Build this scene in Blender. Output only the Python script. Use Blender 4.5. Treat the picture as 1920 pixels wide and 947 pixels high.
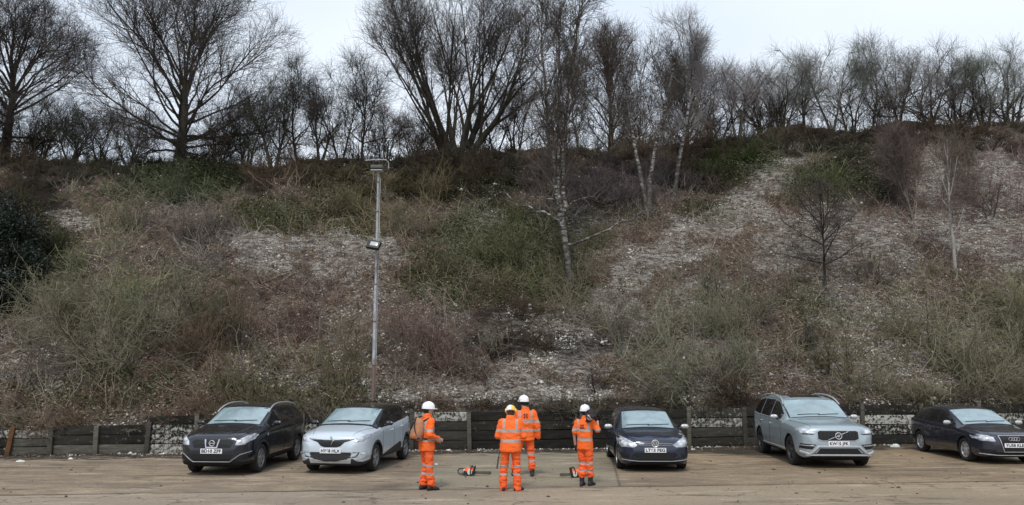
import bpy, bmesh, math, random
import numpy as np
from mathutils import Vector, Matrix, Quaternion
from mathutils.bvhtree import BVHTree

for _o in list(bpy.data.objects):
    bpy.data.objects.remove(_o, do_unlink=True)
scene = bpy.context.scene
COL = scene.collection
R = math.radians

# ---------------------------------------------------------------- camera, sky, light, exposure
CAM_H, F_PX, PITCH = 2.5, 1500.0, R(8.25)          # focal length in pixels of the 1920 wide photograph
cam_d = bpy.data.cameras.new('camera')
cam_d.sensor_width = 36.0
cam_d.lens = F_PX / 1920.0 * 36.0
cam_d.clip_start, cam_d.clip_end = 0.1, 3000.0
cam = bpy.data.objects.new('camera', cam_d)
COL.objects.link(cam)
cam.location = (0, 0, CAM_H)
cam.rotation_euler = (R(90) + PITCH, 0, 0)
scene.camera = cam

SUN_EL, SUN_AZ = R(55), R(192)                     # azimuth measured clockwise from +Y
world = bpy.data.worlds.new('World')
scene.world = world
world.use_nodes = True
wn = world.node_tree.nodes; wl = world.node_tree.links
for n in list(wn): wn.remove(n)
sky = wn.new('ShaderNodeTexSky')
sky.sky_type = 'NISHITA'; sky.sun_disc = False
sky.sun_elevation = SUN_EL; sky.sun_rotation = SUN_AZ
sky.air_density = 1.0; sky.dust_density = 3.0; sky.ozone_density = 1.0
cloud = wn.new('ShaderNodeTexNoise'); cloud.inputs['Scale'].default_value = 1.6; cloud.inputs['Detail'].default_value = 3.0
tc = wn.new('ShaderNodeTexCoord')
mp = wn.new('ShaderNodeMapping'); mp.inputs['Scale'].default_value = (1, 1, 2.2)
ramp = wn.new('ShaderNodeValToRGB')
ramp.color_ramp.elements[0].position = 0.32; ramp.color_ramp.elements[0].color = (5.2, 6.0, 7.2, 1)
ramp.color_ramp.elements[1].position = 0.70; ramp.color_ramp.elements[1].color = (7.1, 7.65, 8.3, 1)
mix = wn.new('ShaderNodeMix'); mix.data_type = 'RGBA'; mix.inputs['Factor'].default_value = 0.88
bg = wn.new('ShaderNodeBackground'); bg.inputs['Strength'].default_value = 0.1
wo = wn.new('ShaderNodeOutputWorld')
wl.new(tc.outputs['Generated'], mp.inputs['Vector']); wl.new(mp.outputs[0], cloud.inputs['Vector'])
wl.new(cloud.outputs[0], ramp.inputs[0])
wl.new(sky.outputs[0], mix.inputs['A']); wl.new(ramp.outputs[0], mix.inputs['B'])
wl.new(mix.outputs['Result'], bg.inputs['Color']); wl.new(bg.outputs[0], wo.inputs[0])

sun_d = bpy.data.lights.new('sun', 'SUN')
sun_d.energy = 1.5; sun_d.angle = R(13); sun_d.color = (1.0, 0.97, 0.93)
sun = bpy.data.objects.new('sun', sun_d); COL.objects.link(sun)
sd = Vector((math.sin(SUN_AZ) * math.cos(SUN_EL), math.cos(SUN_AZ) * math.cos(SUN_EL), math.sin(SUN_EL)))
sun.rotation_euler = sd.to_track_quat('Z', 'Y').to_euler()
sun.location = (0, -20, 40)

scene.view_settings.view_transform = 'Standard'
scene.view_settings.look = 'None'
scene.view_settings.exposure = 0.55
scene.view_settings.gamma = 1.0
scene.view_settings.use_curve_mapping = False
scene.cycles.max_bounces = 6
scene.cycles.diffuse_bounces = 3
scene.cycles.transparent_max_bounces = 8

# ---------------------------------------------------------------- helpers
def ray(u, v):
    d = Vector(((u - 960.0) / F_PX, 1.0, (473.5 - v) / F_PX))
    c, s = math.cos(PITCH), math.sin(PITCH)
    return Vector((d.x, d.y * c - d.z * s, d.y * s + d.z * c))
def at(u, v, Y):
    d = ray(u, v); k = Y / d.y
    return Vector((d.x * k, Y, CAM_H + d.z * k))
def G(u, v):
    d = ray(u, v); k = -CAM_H / d.z
    return Vector((d.x * k, d.y * k, 0.0))

def tag(o, label=None, cat=None, group=None, kind=None):
    if label: o['label'] = label
    if cat: o['category'] = cat
    if group: o['group'] = group
    if kind: o['kind'] = kind
    return o
def empty(name, loc=(0, 0, 0), rz=0.0, label=None, cat=None, group=None):
    o = bpy.data.objects.new(name, None); COL.objects.link(o)
    o.empty_display_size = 0.2
    o.location = loc; o.rotation_euler = (0, 0, rz)
    return tag(o, label, cat, group)
def link(name, me, mat=None, parent=None):
    o = bpy.data.objects.new(name, me); COL.objects.link(o)
    if mat is not None:
        ms = mat if isinstance(mat, (list, tuple)) else [mat]
        for m in ms: me.materials.append(m)
    if parent is not None: o.parent = parent
    return o
def np_mesh(name, V, F, smooth=True, attrs=None):
    """V (n,3), F (m,k) of one size or a list of faces."""
    me = bpy.data.meshes.new(name)
    if isinstance(F, np.ndarray):
        n, k = F.shape
        me.vertices.add(len(V)); me.vertices.foreach_set('co', np.asarray(V, dtype=np.float32).ravel())
        me.loops.add(n * k); me.loops.foreach_set('vertex_index', F.astype(np.int32).ravel())
        me.polygons.add(n)
        me.polygons.foreach_set('loop_start', np.arange(0, n * k, k, dtype=np.int32))
        me.polygons.foreach_set('loop_total', np.full(n, k, dtype=np.int32))
    else:
        me.from_pydata([tuple(v) for v in V], [], F)
    if attrs:
        for an, (typ, data) in attrs.items():
            a = me.attributes.new(an, typ, 'POINT')
            if typ == 'FLOAT_COLOR': a.data.foreach_set('color', np.asarray(data, dtype=np.float32).ravel())
            else: a.data.foreach_set('value', np.asarray(data, dtype=np.float32).ravel())
    me.update(calc_edges=True); me.validate()
    if smooth: me.shade_smooth()
    return me

class MB:
    """collects boxes, tubes, lathes into one mesh"""
    def __init__(s): s.V = []; s.F = []
    def add(s, V, F):
        b = len(s.V); s.V += [tuple(v) for v in V]; s.F += [tuple(i + b for i in f) for f in F]; return s
    def box(s, c, d, rot=None, bev=0.0):
        x, y, z = [k / 2 for k in d]
        bm = bmesh.new(); bmesh.ops.create_cube(bm, size=1.0)
        for v in bm.verts: v.co = Vector((v.co.x * d[0], v.co.y * d[1], v.co.z * d[2]))
        if bev > 0: bmesh.ops.bevel(bm, geom=list(bm.edges), offset=bev, segments=2, affect='EDGES', profile=0.6)
        M = rot.to_matrix() if isinstance(rot, Quaternion) else (Matrix(rot) if rot is not None else Matrix.Identity(3))
        bm.verts.index_update()
        s.add([M @ v.co + Vector(c) for v in bm.verts], [[v.index for v in f.verts] for f in bm.faces])
        bm.free(); return s
    def tube(s, pts, rad, n=10, cap=True, flat=1.0):
        pts = [Vector(p) for p in pts]; m = len(pts)
        if not hasattr(rad, '__len__'): rad = [rad] * m
        ref = None; V = []
        for i, p in enumerate(pts):
            t = (pts[min(i + 1, m - 1)] - pts[max(i - 1, 0)]).normalized()
            if ref is None:
                ref = Vector((0, 0, 1)) if abs(t.z) < 0.9 else Vector((0, 1, 0))
            a = (ref - t * ref.dot(t)).normalized(); b = t.cross(a); ref = a
            for k in range(n):
                w = 2 * math.pi * k / n
                V.append(p + (a * math.cos(w) + b * math.sin(w) * flat) * rad[i])
        F = [(i * n + k, i * n + (k + 1) % n, (i + 1) * n + (k + 1) % n, (i + 1) * n + k) for i in range(m - 1) for k in range(n)]
        if cap: F += [tuple(range(n - 1, -1, -1)), tuple((m - 1) * n + k for k in range(n))]
        return s.add(V, F)
    def rings(s, rings, cap=True):
        n = len(rings[0]); m = len(rings); V = [p for r in rings for p in r]
        F = [(i * n + k, i * n + (k + 1) % n, (i + 1) * n + (k + 1) % n, (i + 1) * n + k) for i in range(m - 1) for k in range(n)]
        if cap: F += [tuple(range(n - 1, -1, -1)), tuple((m - 1) * n + k for k in range(n))]
        return s.add(V, F)
    def ball(s, c, r, n=12, m=8, rot=None):
        c = Vector(c); r = Vector(r) if hasattr(r, '__len__') else Vector((r, r, r)); V = []
        M = rot.to_matrix() if rot is not None else Matrix.Identity(3)
        rg = []
        for i in range(m + 1):
            ph = math.pi * (i + 0.001) / (m + 0.002) - math.pi / 2
            rg.append([c + M @ Vector((r.x * math.cos(ph) * math.cos(2 * math.pi * k / n), r.y * math.cos(ph) * math.sin(2 * math.pi * k / n), r.z * math.sin(ph))) for k in range(n)])
        return s.rings(rg)
    def lathe(s, prof, axis='y', c=(0, 0, 0), n=28, close=False):
        """prof: (radius, along) pairs"""
        rg = []
        for r_, a in prof:
            ring = []
            for k in range(n):
                w = 2 * math.pi * k / n; p, q = r_ * math.cos(w), r_ * math.sin(w)
                v = {'y': (p, a, q), 'x': (a, p, q), 'z': (p, q, a)}[axis]
                ring.append(Vector(v) + Vector(c))
            rg.append(ring)
        if close: rg.append(rg[0])
        return s.rings(rg, cap=not close)
    def mesh(s, name, smooth=True, sharp=35):
        me = bpy.data.meshes.new(name); me.from_pydata(s.V, [], s.F); me.update()
        bm = bmesh.new(); bm.from_mesh(me); bmesh.ops.recalc_face_normals(bm, faces=bm.faces); bm.to_mesh(me); bm.free()
        if smooth:
            me.shade_smooth()
            try: me.set_sharp_from_angle(angle=R(sharp))
            except Exception: pass
        return me
    def build(s, name, mat=None, parent=None, smooth=True, sharp=35):
        return link(name, s.mesh(name, smooth, sharp), mat, parent)

def bake(me, mods, name):
    """run modifiers on a mesh and hand back the finished mesh"""
    o = bpy.data.objects.new('tmp', me); COL.objects.link(o)
    for f in mods: f(o)
    dg = bpy.context.evaluated_depsgraph_get()
    dg.update()
    out = bpy.data.meshes.new_from_object(o.evaluated_get(dg))
    out.name = name
    bpy.data.objects.remove(o, do_unlink=True)
    return out

# numpy value noise
def vnoise(x, y, seed=0):
    x = np.asarray(x, float); y = np.asarray(y, float)
    xi = np.floor(x).astype(np.int64); yi = np.floor(y).astype(np.int64)
    fx = x - xi; fy = y - yi; fx = fx * fx * (3 - 2 * fx); fy = fy * fy * (3 - 2 * fy)
    def h(a, b):
        n = (a * 374761393 + b * 668265263 + seed * 1442695041) & 0x7fffffff
        n = ((n ^ (n >> 13)) * 1274126177) & 0x7fffffff
        return ((n ^ (n >> 16)) & 0xffff) / 65535.0
    return (h(xi, yi) * (1 - fx) + h(xi + 1, yi) * fx) * (1 - fy) + (h(xi, yi + 1) * (1 - fx) + h(xi + 1, yi + 1) * fx) * fy
def fbm(x, y, seed=0, oct=4):
    s = 0; a = 0.5
    for k in range(oct):
        s = s + a * vnoise(np.asarray(x) * 2 ** k, np.asarray(y) * 2 ** k, seed + k); a *= 0.5
    return s / (1 - 0.5 ** oct)

# ---------------------------------------------------------------- materials
def nmat(name, rough=0.8, spec=0.3):
    m = bpy.data.materials.new(name); m.use_nodes = True
    nt = m.node_tree; b = nt.nodes['Principled BSDF']
    b.inputs['Roughness'].default_value = rough
    b.inputs['Specular IOR Level'].default_value = spec
    return m, nt, b
def vmath(nt, op, a, b=None, c=None):
    n = nt.nodes.new('ShaderNodeMath'); n.operation = op
    for i, x in enumerate((a, b, c)):
        if x is None: continue
        if isinstance(x, (int, float)): n.inputs[i].default_value = x
        else: nt.links.new(x, n.inputs[i])
    return n.outputs[0]
def noise(nt, vec, scale, detail=4, rough=0.6, dist=0.0):
    n = nt.nodes.new('ShaderNodeTexNoise'); n.inputs['Scale'].default_value = scale
    n.inputs['Detail'].default_value = detail; n.inputs['Roughness'].default_value = rough; n.inputs['Distortion'].default_value = dist
    if vec is not None: nt.links.new(vec, n.inputs['Vector'])
    return n.outputs[0]
def cramp(nt, fac, stops):
    n = nt.nodes.new('ShaderNodeValToRGB'); e = n.color_ramp.elements
    while len(e) < len(stops): e.new(0.5)
    for k, (p, c) in enumerate(stops):
        e[k].position = p; e[k].color = (c, c, c, 1) if isinstance(c, (int, float)) else (*c, 1)
    nt.links.new(fac, n.inputs[0]); return n.outputs[0]
def cmix(nt, f, a, b, mode='MIX'):
    n = nt.nodes.new('ShaderNodeMix'); n.data_type = 'RGBA'; n.blend_type = mode
    for key, x in (('Factor', f), ('A', a), ('B', b)):
        if isinstance(x, (int, float)): n.inputs[key].default_value = x
        elif isinstance(x, tuple): n.inputs[key].default_value = (*x, 1)
        else: nt.links.new(x, n.inputs[key])
    return n.outputs['Result']
def coord(nt, which='Object', scale=None):
    t = nt.nodes.new('ShaderNodeTexCoord'); o = t.outputs[which]
    if scale:
        m = nt.nodes.new('ShaderNodeMapping'); m.inputs['Scale'].default_value = scale
        nt.links.new(o, m.inputs['Vector']); o = m.outputs[0]
    return o
def sep(nt, vec):
    n = nt.nodes.new('ShaderNodeSeparateXYZ'); nt.links.new(vec, n.inputs[0]); return n.outputs
def bump(nt, b, h, strength=0.3, dist=0.01):
    n = nt.nodes.new('ShaderNodeBump'); n.inputs['Strength'].default_value = strength; n.inputs['Distance'].default_value = dist
    nt.links.new(h, n.inputs['Height']); nt.links.new(n.outputs[0], b.inputs['Normal'])
def attr(nt, name):
    n = nt.nodes.new('ShaderNodeAttribute'); n.attribute_name = name; return n
def simple(name, col, rough=0.7, metal=0.0, spec=0.4, var=0.15, scale=8.0, coat=0.0, bmp=0.0):
    m, nt, b = nmat(name, rough, spec)
    b.inputs['Metallic'].default_value = metal; b.inputs['Coat Weight'].default_value = coat; b.inputs['Coat Roughness'].default_value = 0.08
    f = noise(nt, coord(nt), scale, 5)
    lo = tuple(c * (1 - var) for c in col); hi = tuple(min(1, c * (1 + var)) for c in col)
    nt.links.new(cramp(nt, f, [(0.3, lo), (0.7, hi)]), b.inputs['Base Color'])
    if bmp: bump(nt, b, f, bmp, 0.01)
    return m
# ================================================================ SETTING
# retaining wall line on the ground, left to right
WL, WR = G(180, 852), G(1720, 833)
w_dir = (WR - WL).normalized(); W_ANG = math.atan2(w_dir.y, w_dir.x)
def wallY(x): return WL.y + (np.asarray(x) - WL.x) * (w_dir.y / w_dir.x)
def wallH(x): return np.interp(x, [-40, -13.4, -13.2, -10.4, -10.2, 3, 14, 40], [0.72, 0.72, 0.84, 0.86, 1.12, 1.18, 1.32, 1.4])
DEPTH = 17.0
_cu = [(-300, 300), (0, 300), (300, 305), (600, 300), (850, 288), (1150, 285), (1350, 262), (1480, 240), (1700, 232), (1920, 228), (2300, 215)]
_cx, _cz = [], []
for _u, _v in _cu:
    Y = 42.0
    for _ in range(6): Y = float(wallY(at(_u, _v, Y).x)) + DEPTH
    p = at(_u, _v, Y); _cx.append(p.x); _cz.append(p.z)
def crestZ(x): return np.interp(x, _cx, _cz)
def HT(x, Y):
    """height of the ground at (x, Y) behind the wall"""
    x = np.asarray(x, float); Y = np.asarray(Y, float)
    t = (Y - wallY(x) - 0.12) / DEPTH
    tc_ = np.clip(t, 0, 1)
    s = tc_ - 0.035 * np.sin(tc_ * 2 * np.pi)
    s = s + 0.05 * np.sin(tc_ * np.pi) * (fbm(x * 0.16, Y * 0.16, 3, 3) - 0.5) * 2
    z = wallH(x) - 0.04 + (crestZ(x) - wallH(x)) * s
    bumpy = (fbm(x * 0.9, Y * 0.9, 11, 4) - 0.5) * 0.55 + (vnoise(x * 0.3, Y * 0.3, 21) - 0.5) * 0.8
    z = z + bumpy * np.clip(tc_ * 8, 0, 1) * np.where(t > 1, np.clip(1 - (t - 1) * 3, 0.3, 1), 1)
    z = z - np.clip(t - 1.05, 0, 9) * 1.2
    return z
def T(u, v):
    """where the line of sight through a pixel meets the slope"""
    prev = None
    for k in range(500):
        Y = 22 + k * 0.06; p = at(u, v, Y)
        if Y > float(wallY(p.x)) + 0.15:
            g = float(HT(p.x, Y))
            if p.z <= g: return Vector((p.x, Y, g))
    return at(u, v, 46)

# projection of arrays back to pixels of the photograph: only used here to read the map of ground cover
def proj(x, Y, z):
    c, s = math.cos(PITCH), math.sin(PITCH)
    z = z - CAM_H; f = Y * c + z * s; up = -Y * s + z * c
    return 960 + F_PX * x / f, 473.5 - F_PX * up / f

CHALK = [(510,468,62,40,1.2),(560,455,40,18,1),(650,462,90,28,1.2),(620,495,60,30,.8),(720,480,50,30,.5),(140,412,50,22,.8),(330,390,60,20,.4),
 (1495,285,26,24,.9),(1450,330,40,34,1),(1390,390,60,32,1),(1320,430,80,30,1),(1250,470,70,30,1),(1190,520,40,40,.9),(1160,580,60,40,.8),(1090,640,80,40,.9),
 (980,620,90,50,.75),(1010,690,120,30,.95),(1080,735,80,20,.9),(900,740,200,22,.85),(1560,430,110,50,.8),(1480,450,80,60,.75),(1640,440,90,50,.6),(1590,520,110,60,.5),
 (1740,290,42,34,1),(1735,340,34,44,.9),(1850,290,40,34,1),(1880,340,44,60,.9),(1800,430,110,40,.8),(1900,470,60,60,.8),(700,600,120,90,.38),(830,620,90,60,.4),
 (560,560,90,60,.3),(520,660,120,60,.32),(100,640,120,60,.4),(60,690,80,60,.5),(1290,560,80,40,.5),(1640,590,120,50,.5),(1650,690,140,50,.55),(1320,690,100,60,.4),(700,690,160,50,.42),
 (900,400,40,25,.6),(1110,440,60,40,.55),(1080,400,40,20,.4),(1790,640,90,40,.45)]
GREEN = [(520,412,90,34,1),(640,385,70,50,.7),(950,455,130,80,.9),(1010,530,110,46,1),(830,525,80,66,1),(1560,345,100,36,.9),(1400,312,90,20,1),(1330,350,70,30,.7),
 (1320,395,70,26,.8),(330,345,110,40,.8),(650,420,60,26,.7),(900,350,120,40,.4),(500,740,200,30,.5),(200,740,180,40,.6),(1180,400,80,30,.5),(1600,300,80,26,.5),
 (1850,640,120,80,.6),(60,480,80,80,.7),(1520,580,60,50,.5),(930,560,60,30,.7)]
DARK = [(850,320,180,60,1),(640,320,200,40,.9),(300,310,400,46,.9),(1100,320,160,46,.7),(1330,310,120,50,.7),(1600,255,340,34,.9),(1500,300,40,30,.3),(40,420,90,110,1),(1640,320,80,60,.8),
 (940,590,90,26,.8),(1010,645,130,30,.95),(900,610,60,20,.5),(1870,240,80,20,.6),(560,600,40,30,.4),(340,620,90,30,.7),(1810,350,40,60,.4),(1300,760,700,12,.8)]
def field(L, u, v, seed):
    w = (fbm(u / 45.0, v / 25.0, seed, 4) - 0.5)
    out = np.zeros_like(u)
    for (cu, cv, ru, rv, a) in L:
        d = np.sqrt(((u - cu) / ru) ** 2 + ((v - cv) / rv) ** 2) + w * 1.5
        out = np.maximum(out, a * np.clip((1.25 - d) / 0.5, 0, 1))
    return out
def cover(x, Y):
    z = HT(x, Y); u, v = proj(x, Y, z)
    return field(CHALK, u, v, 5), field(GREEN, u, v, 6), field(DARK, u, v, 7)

# --- the slope mesh
xs = np.arange(-62, 62.01, 0.22)
ts = np.concatenate([np.linspace(0, 1, 120), np.linspace(1.012, 1.15, 12), np.linspace(1.2, 3.2, 12)])
X, TT = np.meshgrid(xs, ts)
Yg = wallY(X) + 0.12 + TT * DEPTH
Z = HT(X, Yg)
ny, nx = X.shape
X = np.vstack([X[:1], X]); Yg = np.vstack([Yg[:1], Yg]); Z = np.vstack([np.full_like(Z[:1], -.3), Z]); ny += 1
V = np.stack([X, Yg, Z], -1).reshape(-1, 3)
I = np.arange(nx * ny).reshape(ny, nx)
Fq = np.stack([I[:-1, :-1], I[:-1, 1:], I[1:, 1:], I[1:, :-1]], -1).reshape(-1, 4)
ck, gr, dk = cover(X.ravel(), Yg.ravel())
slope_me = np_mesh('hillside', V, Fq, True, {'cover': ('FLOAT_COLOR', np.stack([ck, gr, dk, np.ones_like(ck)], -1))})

def m_slope():
    m, nt, b = nmat('chalk_slope_soil', 0.95, 0.1)
    co = coord(nt, 'Object')
    s = nt.nodes.new('ShaderNodeSeparateColor'); nt.links.new(attr(nt, 'cover').outputs['Color'], s.inputs[0])
    n_big = noise(nt, co, 0.7, 5); n_mid = noise(nt, co, 4.0, 6, 0.7); n_fine = noise(nt, co, 16.0, 6, 0.75)
    soil = cramp(nt, n_mid, [(0.3, (0.040, 0.028, 0.019)), (0.5, (0.110, 0.080, 0.058)), (0.68, (0.21, 0.165, 0.125))])
    pink = cramp(nt, n_mid, [(0.3, (0.045, 0.027, 0.024)), (0.7, (0.15, 0.115, 0.10))])
    soil = cmix(nt, cramp(nt, n_big, [(0.42, 0.0), (0.6, 1.0)]), soil, pink)
    moss = cramp(nt, n_mid, [(0.3, (0.018, 0.020, 0.007)), (0.7, (0.085, 0.088, 0.030))])
    chalk = cramp(nt, n_fine, [(0.30, (0.13, 0.112, 0.095)), (0.48, (0.30, 0.28, 0.25)), (0.68, (0.66, 0.64, 0.585))])
    base = cmix(nt, vmath(nt, 'MULTIPLY', s.outputs['Green'], cramp(nt, n_mid, [(0.35, 0.3), (0.6, 1.0)])), soil, moss)
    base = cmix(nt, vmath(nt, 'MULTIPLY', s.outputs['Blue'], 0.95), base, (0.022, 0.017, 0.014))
    # chalk shows where the amount beats the noise; loose pieces everywhere
    red = vmath(nt, 'MULTIPLY', s.outputs['Red'], cramp(nt, noise(nt, co, 1.4, 5, 0.7), [(0.36, 0.70), (0.56, 1.25)]))
    th = vmath(nt, 'ADD', vmath(nt, 'MULTIPLY', red, 0.62), vmath(nt, 'SUBTRACT', n_fine, 0.72))
    f = cramp(nt, vmath(nt, 'MULTIPLY', vmath(nt, 'ADD', th, vmath(nt, 'MULTIPLY', vmath(nt, 'SUBTRACT', n_mid, 0.5), 0.9)), 4.0), [(0.0, 0.0), (0.9, 1.0)])
    st = noise(nt, coord(nt, 'Object', (.7, 1.6, 2.4)), 3.2, 7, 0.75, 0.8)
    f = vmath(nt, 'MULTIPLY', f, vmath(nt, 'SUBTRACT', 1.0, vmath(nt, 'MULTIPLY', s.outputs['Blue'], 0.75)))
    f = vmath(nt, 'MULTIPLY', f, cramp(nt, st, [(0.46, 0.0), (0.55, 1.0)]))
    base = cmix(nt, f, base, chalk)
    # pale dead litter and dark patches on the bare soil
    li = noise(nt, coord(nt, 'Object', (1.4, 2.0, 3.0)), 9.0, 7, 0.8, 0.5)
    inv = vmath(nt, 'SUBTRACT', 1.0, vmath(nt, 'MAXIMUM', s.outputs['Blue'], f))
    base = cmix(nt, vmath(nt, 'MULTIPLY', cramp(nt, li, [(0.54, 0.0), (0.60, 0.8)]), inv), base, (0.34, 0.285, 0.225))
    base = cmix(nt, vmath(nt, 'MULTIPLY', cramp(nt, li, [(0.37, 0.85), (0.43, 0.0)]), inv), base, (0.022, 0.017, 0.013))
    nt.links.new(base, b.inputs['Base Color'])
    bump(nt, b, vmath(nt, 'ADD', n_fine, n_mid), 1.0, 0.10)
    return m
hill = link('hillside', slope_me, m_slope()); tag(hill, kind='structure')

# --- far ground behind the crest and the yard
def m_yard():
    m, nt, b = nmat('worn_yard_concrete', 0.88, 0.22)
    co = coord(nt, 'Object'); p = sep(nt, co)
    big = noise(nt, coord(nt, 'Object', (0.35, 0.9, 1)), 0.55, 5, 0.6, 0.6)
    mid = noise(nt, coord(nt, 'Object', (0.6, 1.3, 1)), 2.4, 6, 0.65)
    fine = noise(nt, co, 45.0, 5, 0.7)
    # distance in front of (-) or behind (+) the long joint between road and parking slabs
    jy = vmath(nt, 'SUBTRACT', p[1], vmath(nt, 'ADD', vmath(nt, 'MULTIPLY', p[0], JS), J0))
    wob = vmath(nt, 'MULTIPLY', vmath(nt, 'SUBTRACT', noise(nt, coord(nt, 'Object', (0.8, 0.0, 1)), 1.3, 5), 0.5), 0.30)
    jy = vmath(nt, 'ADD', jy, wob)
    road = cramp(nt, big, [(0.3, (0.235, 0.192, 0.142)), (0.7, (0.305, 0.252, 0.188))])
    lot = cramp(nt, big, [(0.28, (0.13, 0.10, 0.070)), (0.45, (0.255, 0.20, 0.138)), (0.72, (0.37, 0.29, 0.20))])
    lot = cmix(nt, cramp(nt, mid, [(0.40, 0.55), (0.62, 0.0)]), lot, (0.13, 0.10, 0.078))
    # middle bay: greener, cleaner concrete between two joints
    bay = cramp(nt, big, [(0.3, (0.185, 0.162, 0.118)), (0.7, (0.285, 0.245, 0.18))])
    px = vmath(nt, 'SUBTRACT', p[0], vmath(nt, 'MULTIPLY', vmath(nt, 'SUBTRACT', p[1], 17.6), 0.095))
    inb = vmath(nt, 'MULTIPLY', cramp(nt, vmath(nt, 'SUBTRACT', px, BX0), [(0.0, 0.0), (0.5, 1.0)]), vmath(nt, 'LESS_THAN', px, BX1))
    lot = cmix(nt, inb, lot, bay)
    # damp, mossy dirt towards the wall
    wy = vmath(nt, 'SUBTRACT', vmath(nt, 'ADD', vmath(nt, 'MULTIPLY', p[0], float(w_dir.y / w_dir.x)), float(WL.y - WL.x * w_dir.y / w_dir.x)), p[1])
    wy = vmath(nt, 'ADD', wy, vmath(nt, 'MULTIPLY', vmath(nt, 'SUBTRACT', mid, 0.5), 3.0))
    wide = cramp(nt, vmath(nt, 'ABSOLUTE', vmath(nt, 'SUBTRACT', p[0], 7.6)), [(0.0, 0.55), (0.28, 0.0)]) if False else cramp(nt, vmath(nt, 'MULTIPLY', vmath(nt, 'ABSOLUTE', vmath(nt, 'SUBTRACT', p[0], 8.0)), 0.25), [(0.3, 0.45), (1.0, 1.0)])
    wy = vmath(nt, 'MULTIPLY', wy, wide)
    dirt = cramp(nt, mid, [(0.3, (0.022, 0.019, 0.014)), (0.55, (0.055, 0.045, 0.034)), (0.7, (0.075, 0.072, 0.045))])
    lot = cmix(nt, cramp(nt, vmath(nt, 'MULTIPLY', wy, 0.4), [(0.42, 1.0), (0.62, 0.0)]), lot, dirt)
    col = cmix(nt, vmath(nt, 'GREATER_THAN', jy, 0.0), road, lot)
    # joint and cracks
    jw = cramp(nt, noise(nt, coord(nt, 'Object', (0.5, 0.1, 1)), 1.1, 4), [(0.38, 0.45), (0.6, 1.0)])
    jl = vmath(nt, 'MULTIPLY', cramp(nt, vmath(nt, 'ABSOLUTE', jy), [(0.0, 1.0), (0.11, 0.0)]), jw)
    col = cmix(nt, jl, col, (0.03, 0.024, 0.018))
    def vline(x0, w):
        d = vmath(nt, 'ABSOLUTE', vmath(nt, 'SUBTRACT', vmath(nt, 'ADD', px, vmath(nt, 'MULTIPLY', wob, 0.3)), x0))
        return vmath(nt, 'MULTIPLY', cramp(nt, d, [(0.0, 0.6), (w, 0.0)]), vmath(nt, 'GREATER_THAN', jy, 0.0))
    for x0 in (BX1,):
        col = cmix(nt, vline(x0, 0.05), col, (0.035, 0.03, 0.022))
    hl = vmath(nt, 'ABSOLUTE', vmath(nt, 'SUBTRACT', vmath(nt, 'ADD', vmath(nt, 'MULTIPLY', p[0], 0.05), vmath(nt, 'SUBTRACT', p[1], 20.9)), wob))
    col = cmix(nt, cramp(nt, hl, [(0.0, 0.6), (0.07, 0.0)]), col, (0.05, 0.042, 0.03))
    # pale scuffs, spots of leaf litter, tyre smears
    sc = cramp(nt, noise(nt, coord(nt, 'Object', (0.5, 2.2, 1)), 0.9, 6, 0.7), [(0.57, 0.0), (0.64, 0.6)])
    col = cmix(nt, sc, col, (0.42, 0.355, 0.27))
    ds = cramp(nt, noise(nt, coord(nt, 'Object', (0.35, 1.6, 1)), 1.3, 6, 0.72), [(0.36, 0.7), (0.44, 0.0)])
    col = cmix(nt, ds, col, (0.07, 0.055, 0.042))
    warm = cramp(nt, vmath(nt, 'ADD', vmath(nt, 'MULTIPLY', p[0], 0.05), vmath(nt, 'MULTIPLY', big, 0.6)), [(0.2, (1.0, 1.0, 1.0)), (0.75, (1.0, 0.95, 0.86))])
    col = cmix(nt, 1.0, col, warm, 'MULTIPLY')
    vo = nt.nodes.new('ShaderNodeTexVoronoi'); vo.feature = 'DISTANCE_TO_EDGE'; vo.inputs['Scale'].default_value = 0.42
    wv = nt.nodes.new('ShaderNodeVectorMath'); wv.operation = 'ADD'; nt.links.new(co, wv.inputs[0])
    nv = nt.nodes.new('ShaderNodeTexNoise'); nv.inputs['Scale'].default_value = 1.5; nv.inputs['Detail'].default_value = 5; nt.links.new(co, nv.inputs['Vector']); nt.links.new(nv.outputs['Color'], wv.inputs[1]); nt.links.new(wv.outputs[0], vo.inputs['Vector'])
    ckm = cramp(nt, noise(nt, co, 0.25, 3), [(0.48, 0.0), (0.56, 1.0)])
    crk = vmath(nt, 'MULTIPLY', cramp(nt, vo.outputs['Distance'], [(0.0, 0.7), (0.014, 0.0)]), ckm)
    col = cmix(nt, crk, col, (0.05, 0.04, 0.03))
    grit = cramp(nt, noise(nt, coord(nt, 'Object', (1, 1.8, 1)), 9.0, 6, 0.8), [(0.36, 0.72), (0.5, 1.0), (0.66, 1.16)])
    col = cmix(nt, 1.0, col, grit, 'MULTIPLY')
    g = cramp(nt, fine, [(0.3, 0.80), (0.7, 1.10)])
    col = cmix(nt, 1.0, col, g, 'MULTIPLY')
    nt.links.new(col, b.inputs['Base Color'])
    nt.links.new(cramp(nt, big, [(0.3, 0.55), (0.55, 0.9)]), b.inputs['Roughness'])
    bump(nt, b, vmath(nt, 'SUBTRACT', fine, vmath(nt, 'MULTIPLY', jl, 2.0)), 0.35, 0.012)
    return m
_a, _b = G(0, 929), G(1920, 902)
JS = (_b.y - _a.y) / (_b.x - _a.x); J0 = _a.y - JS * _a.x
BX0, BX1 = G(748, 905).x, G(1150, 900).x
# gently uneven sheet of concrete near the camera, running on far to the sides and behind
gx = np.concatenate([[-900, -300, -120], np.arange(-60, 60.1, 0.5), [120, 300, 900]])
gy = np.concatenate([[-900, -300, -60], np.arange(-10, 30.1, 0.5), [38.0]])
GX, GY = np.meshgrid(gx, gy)
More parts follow.
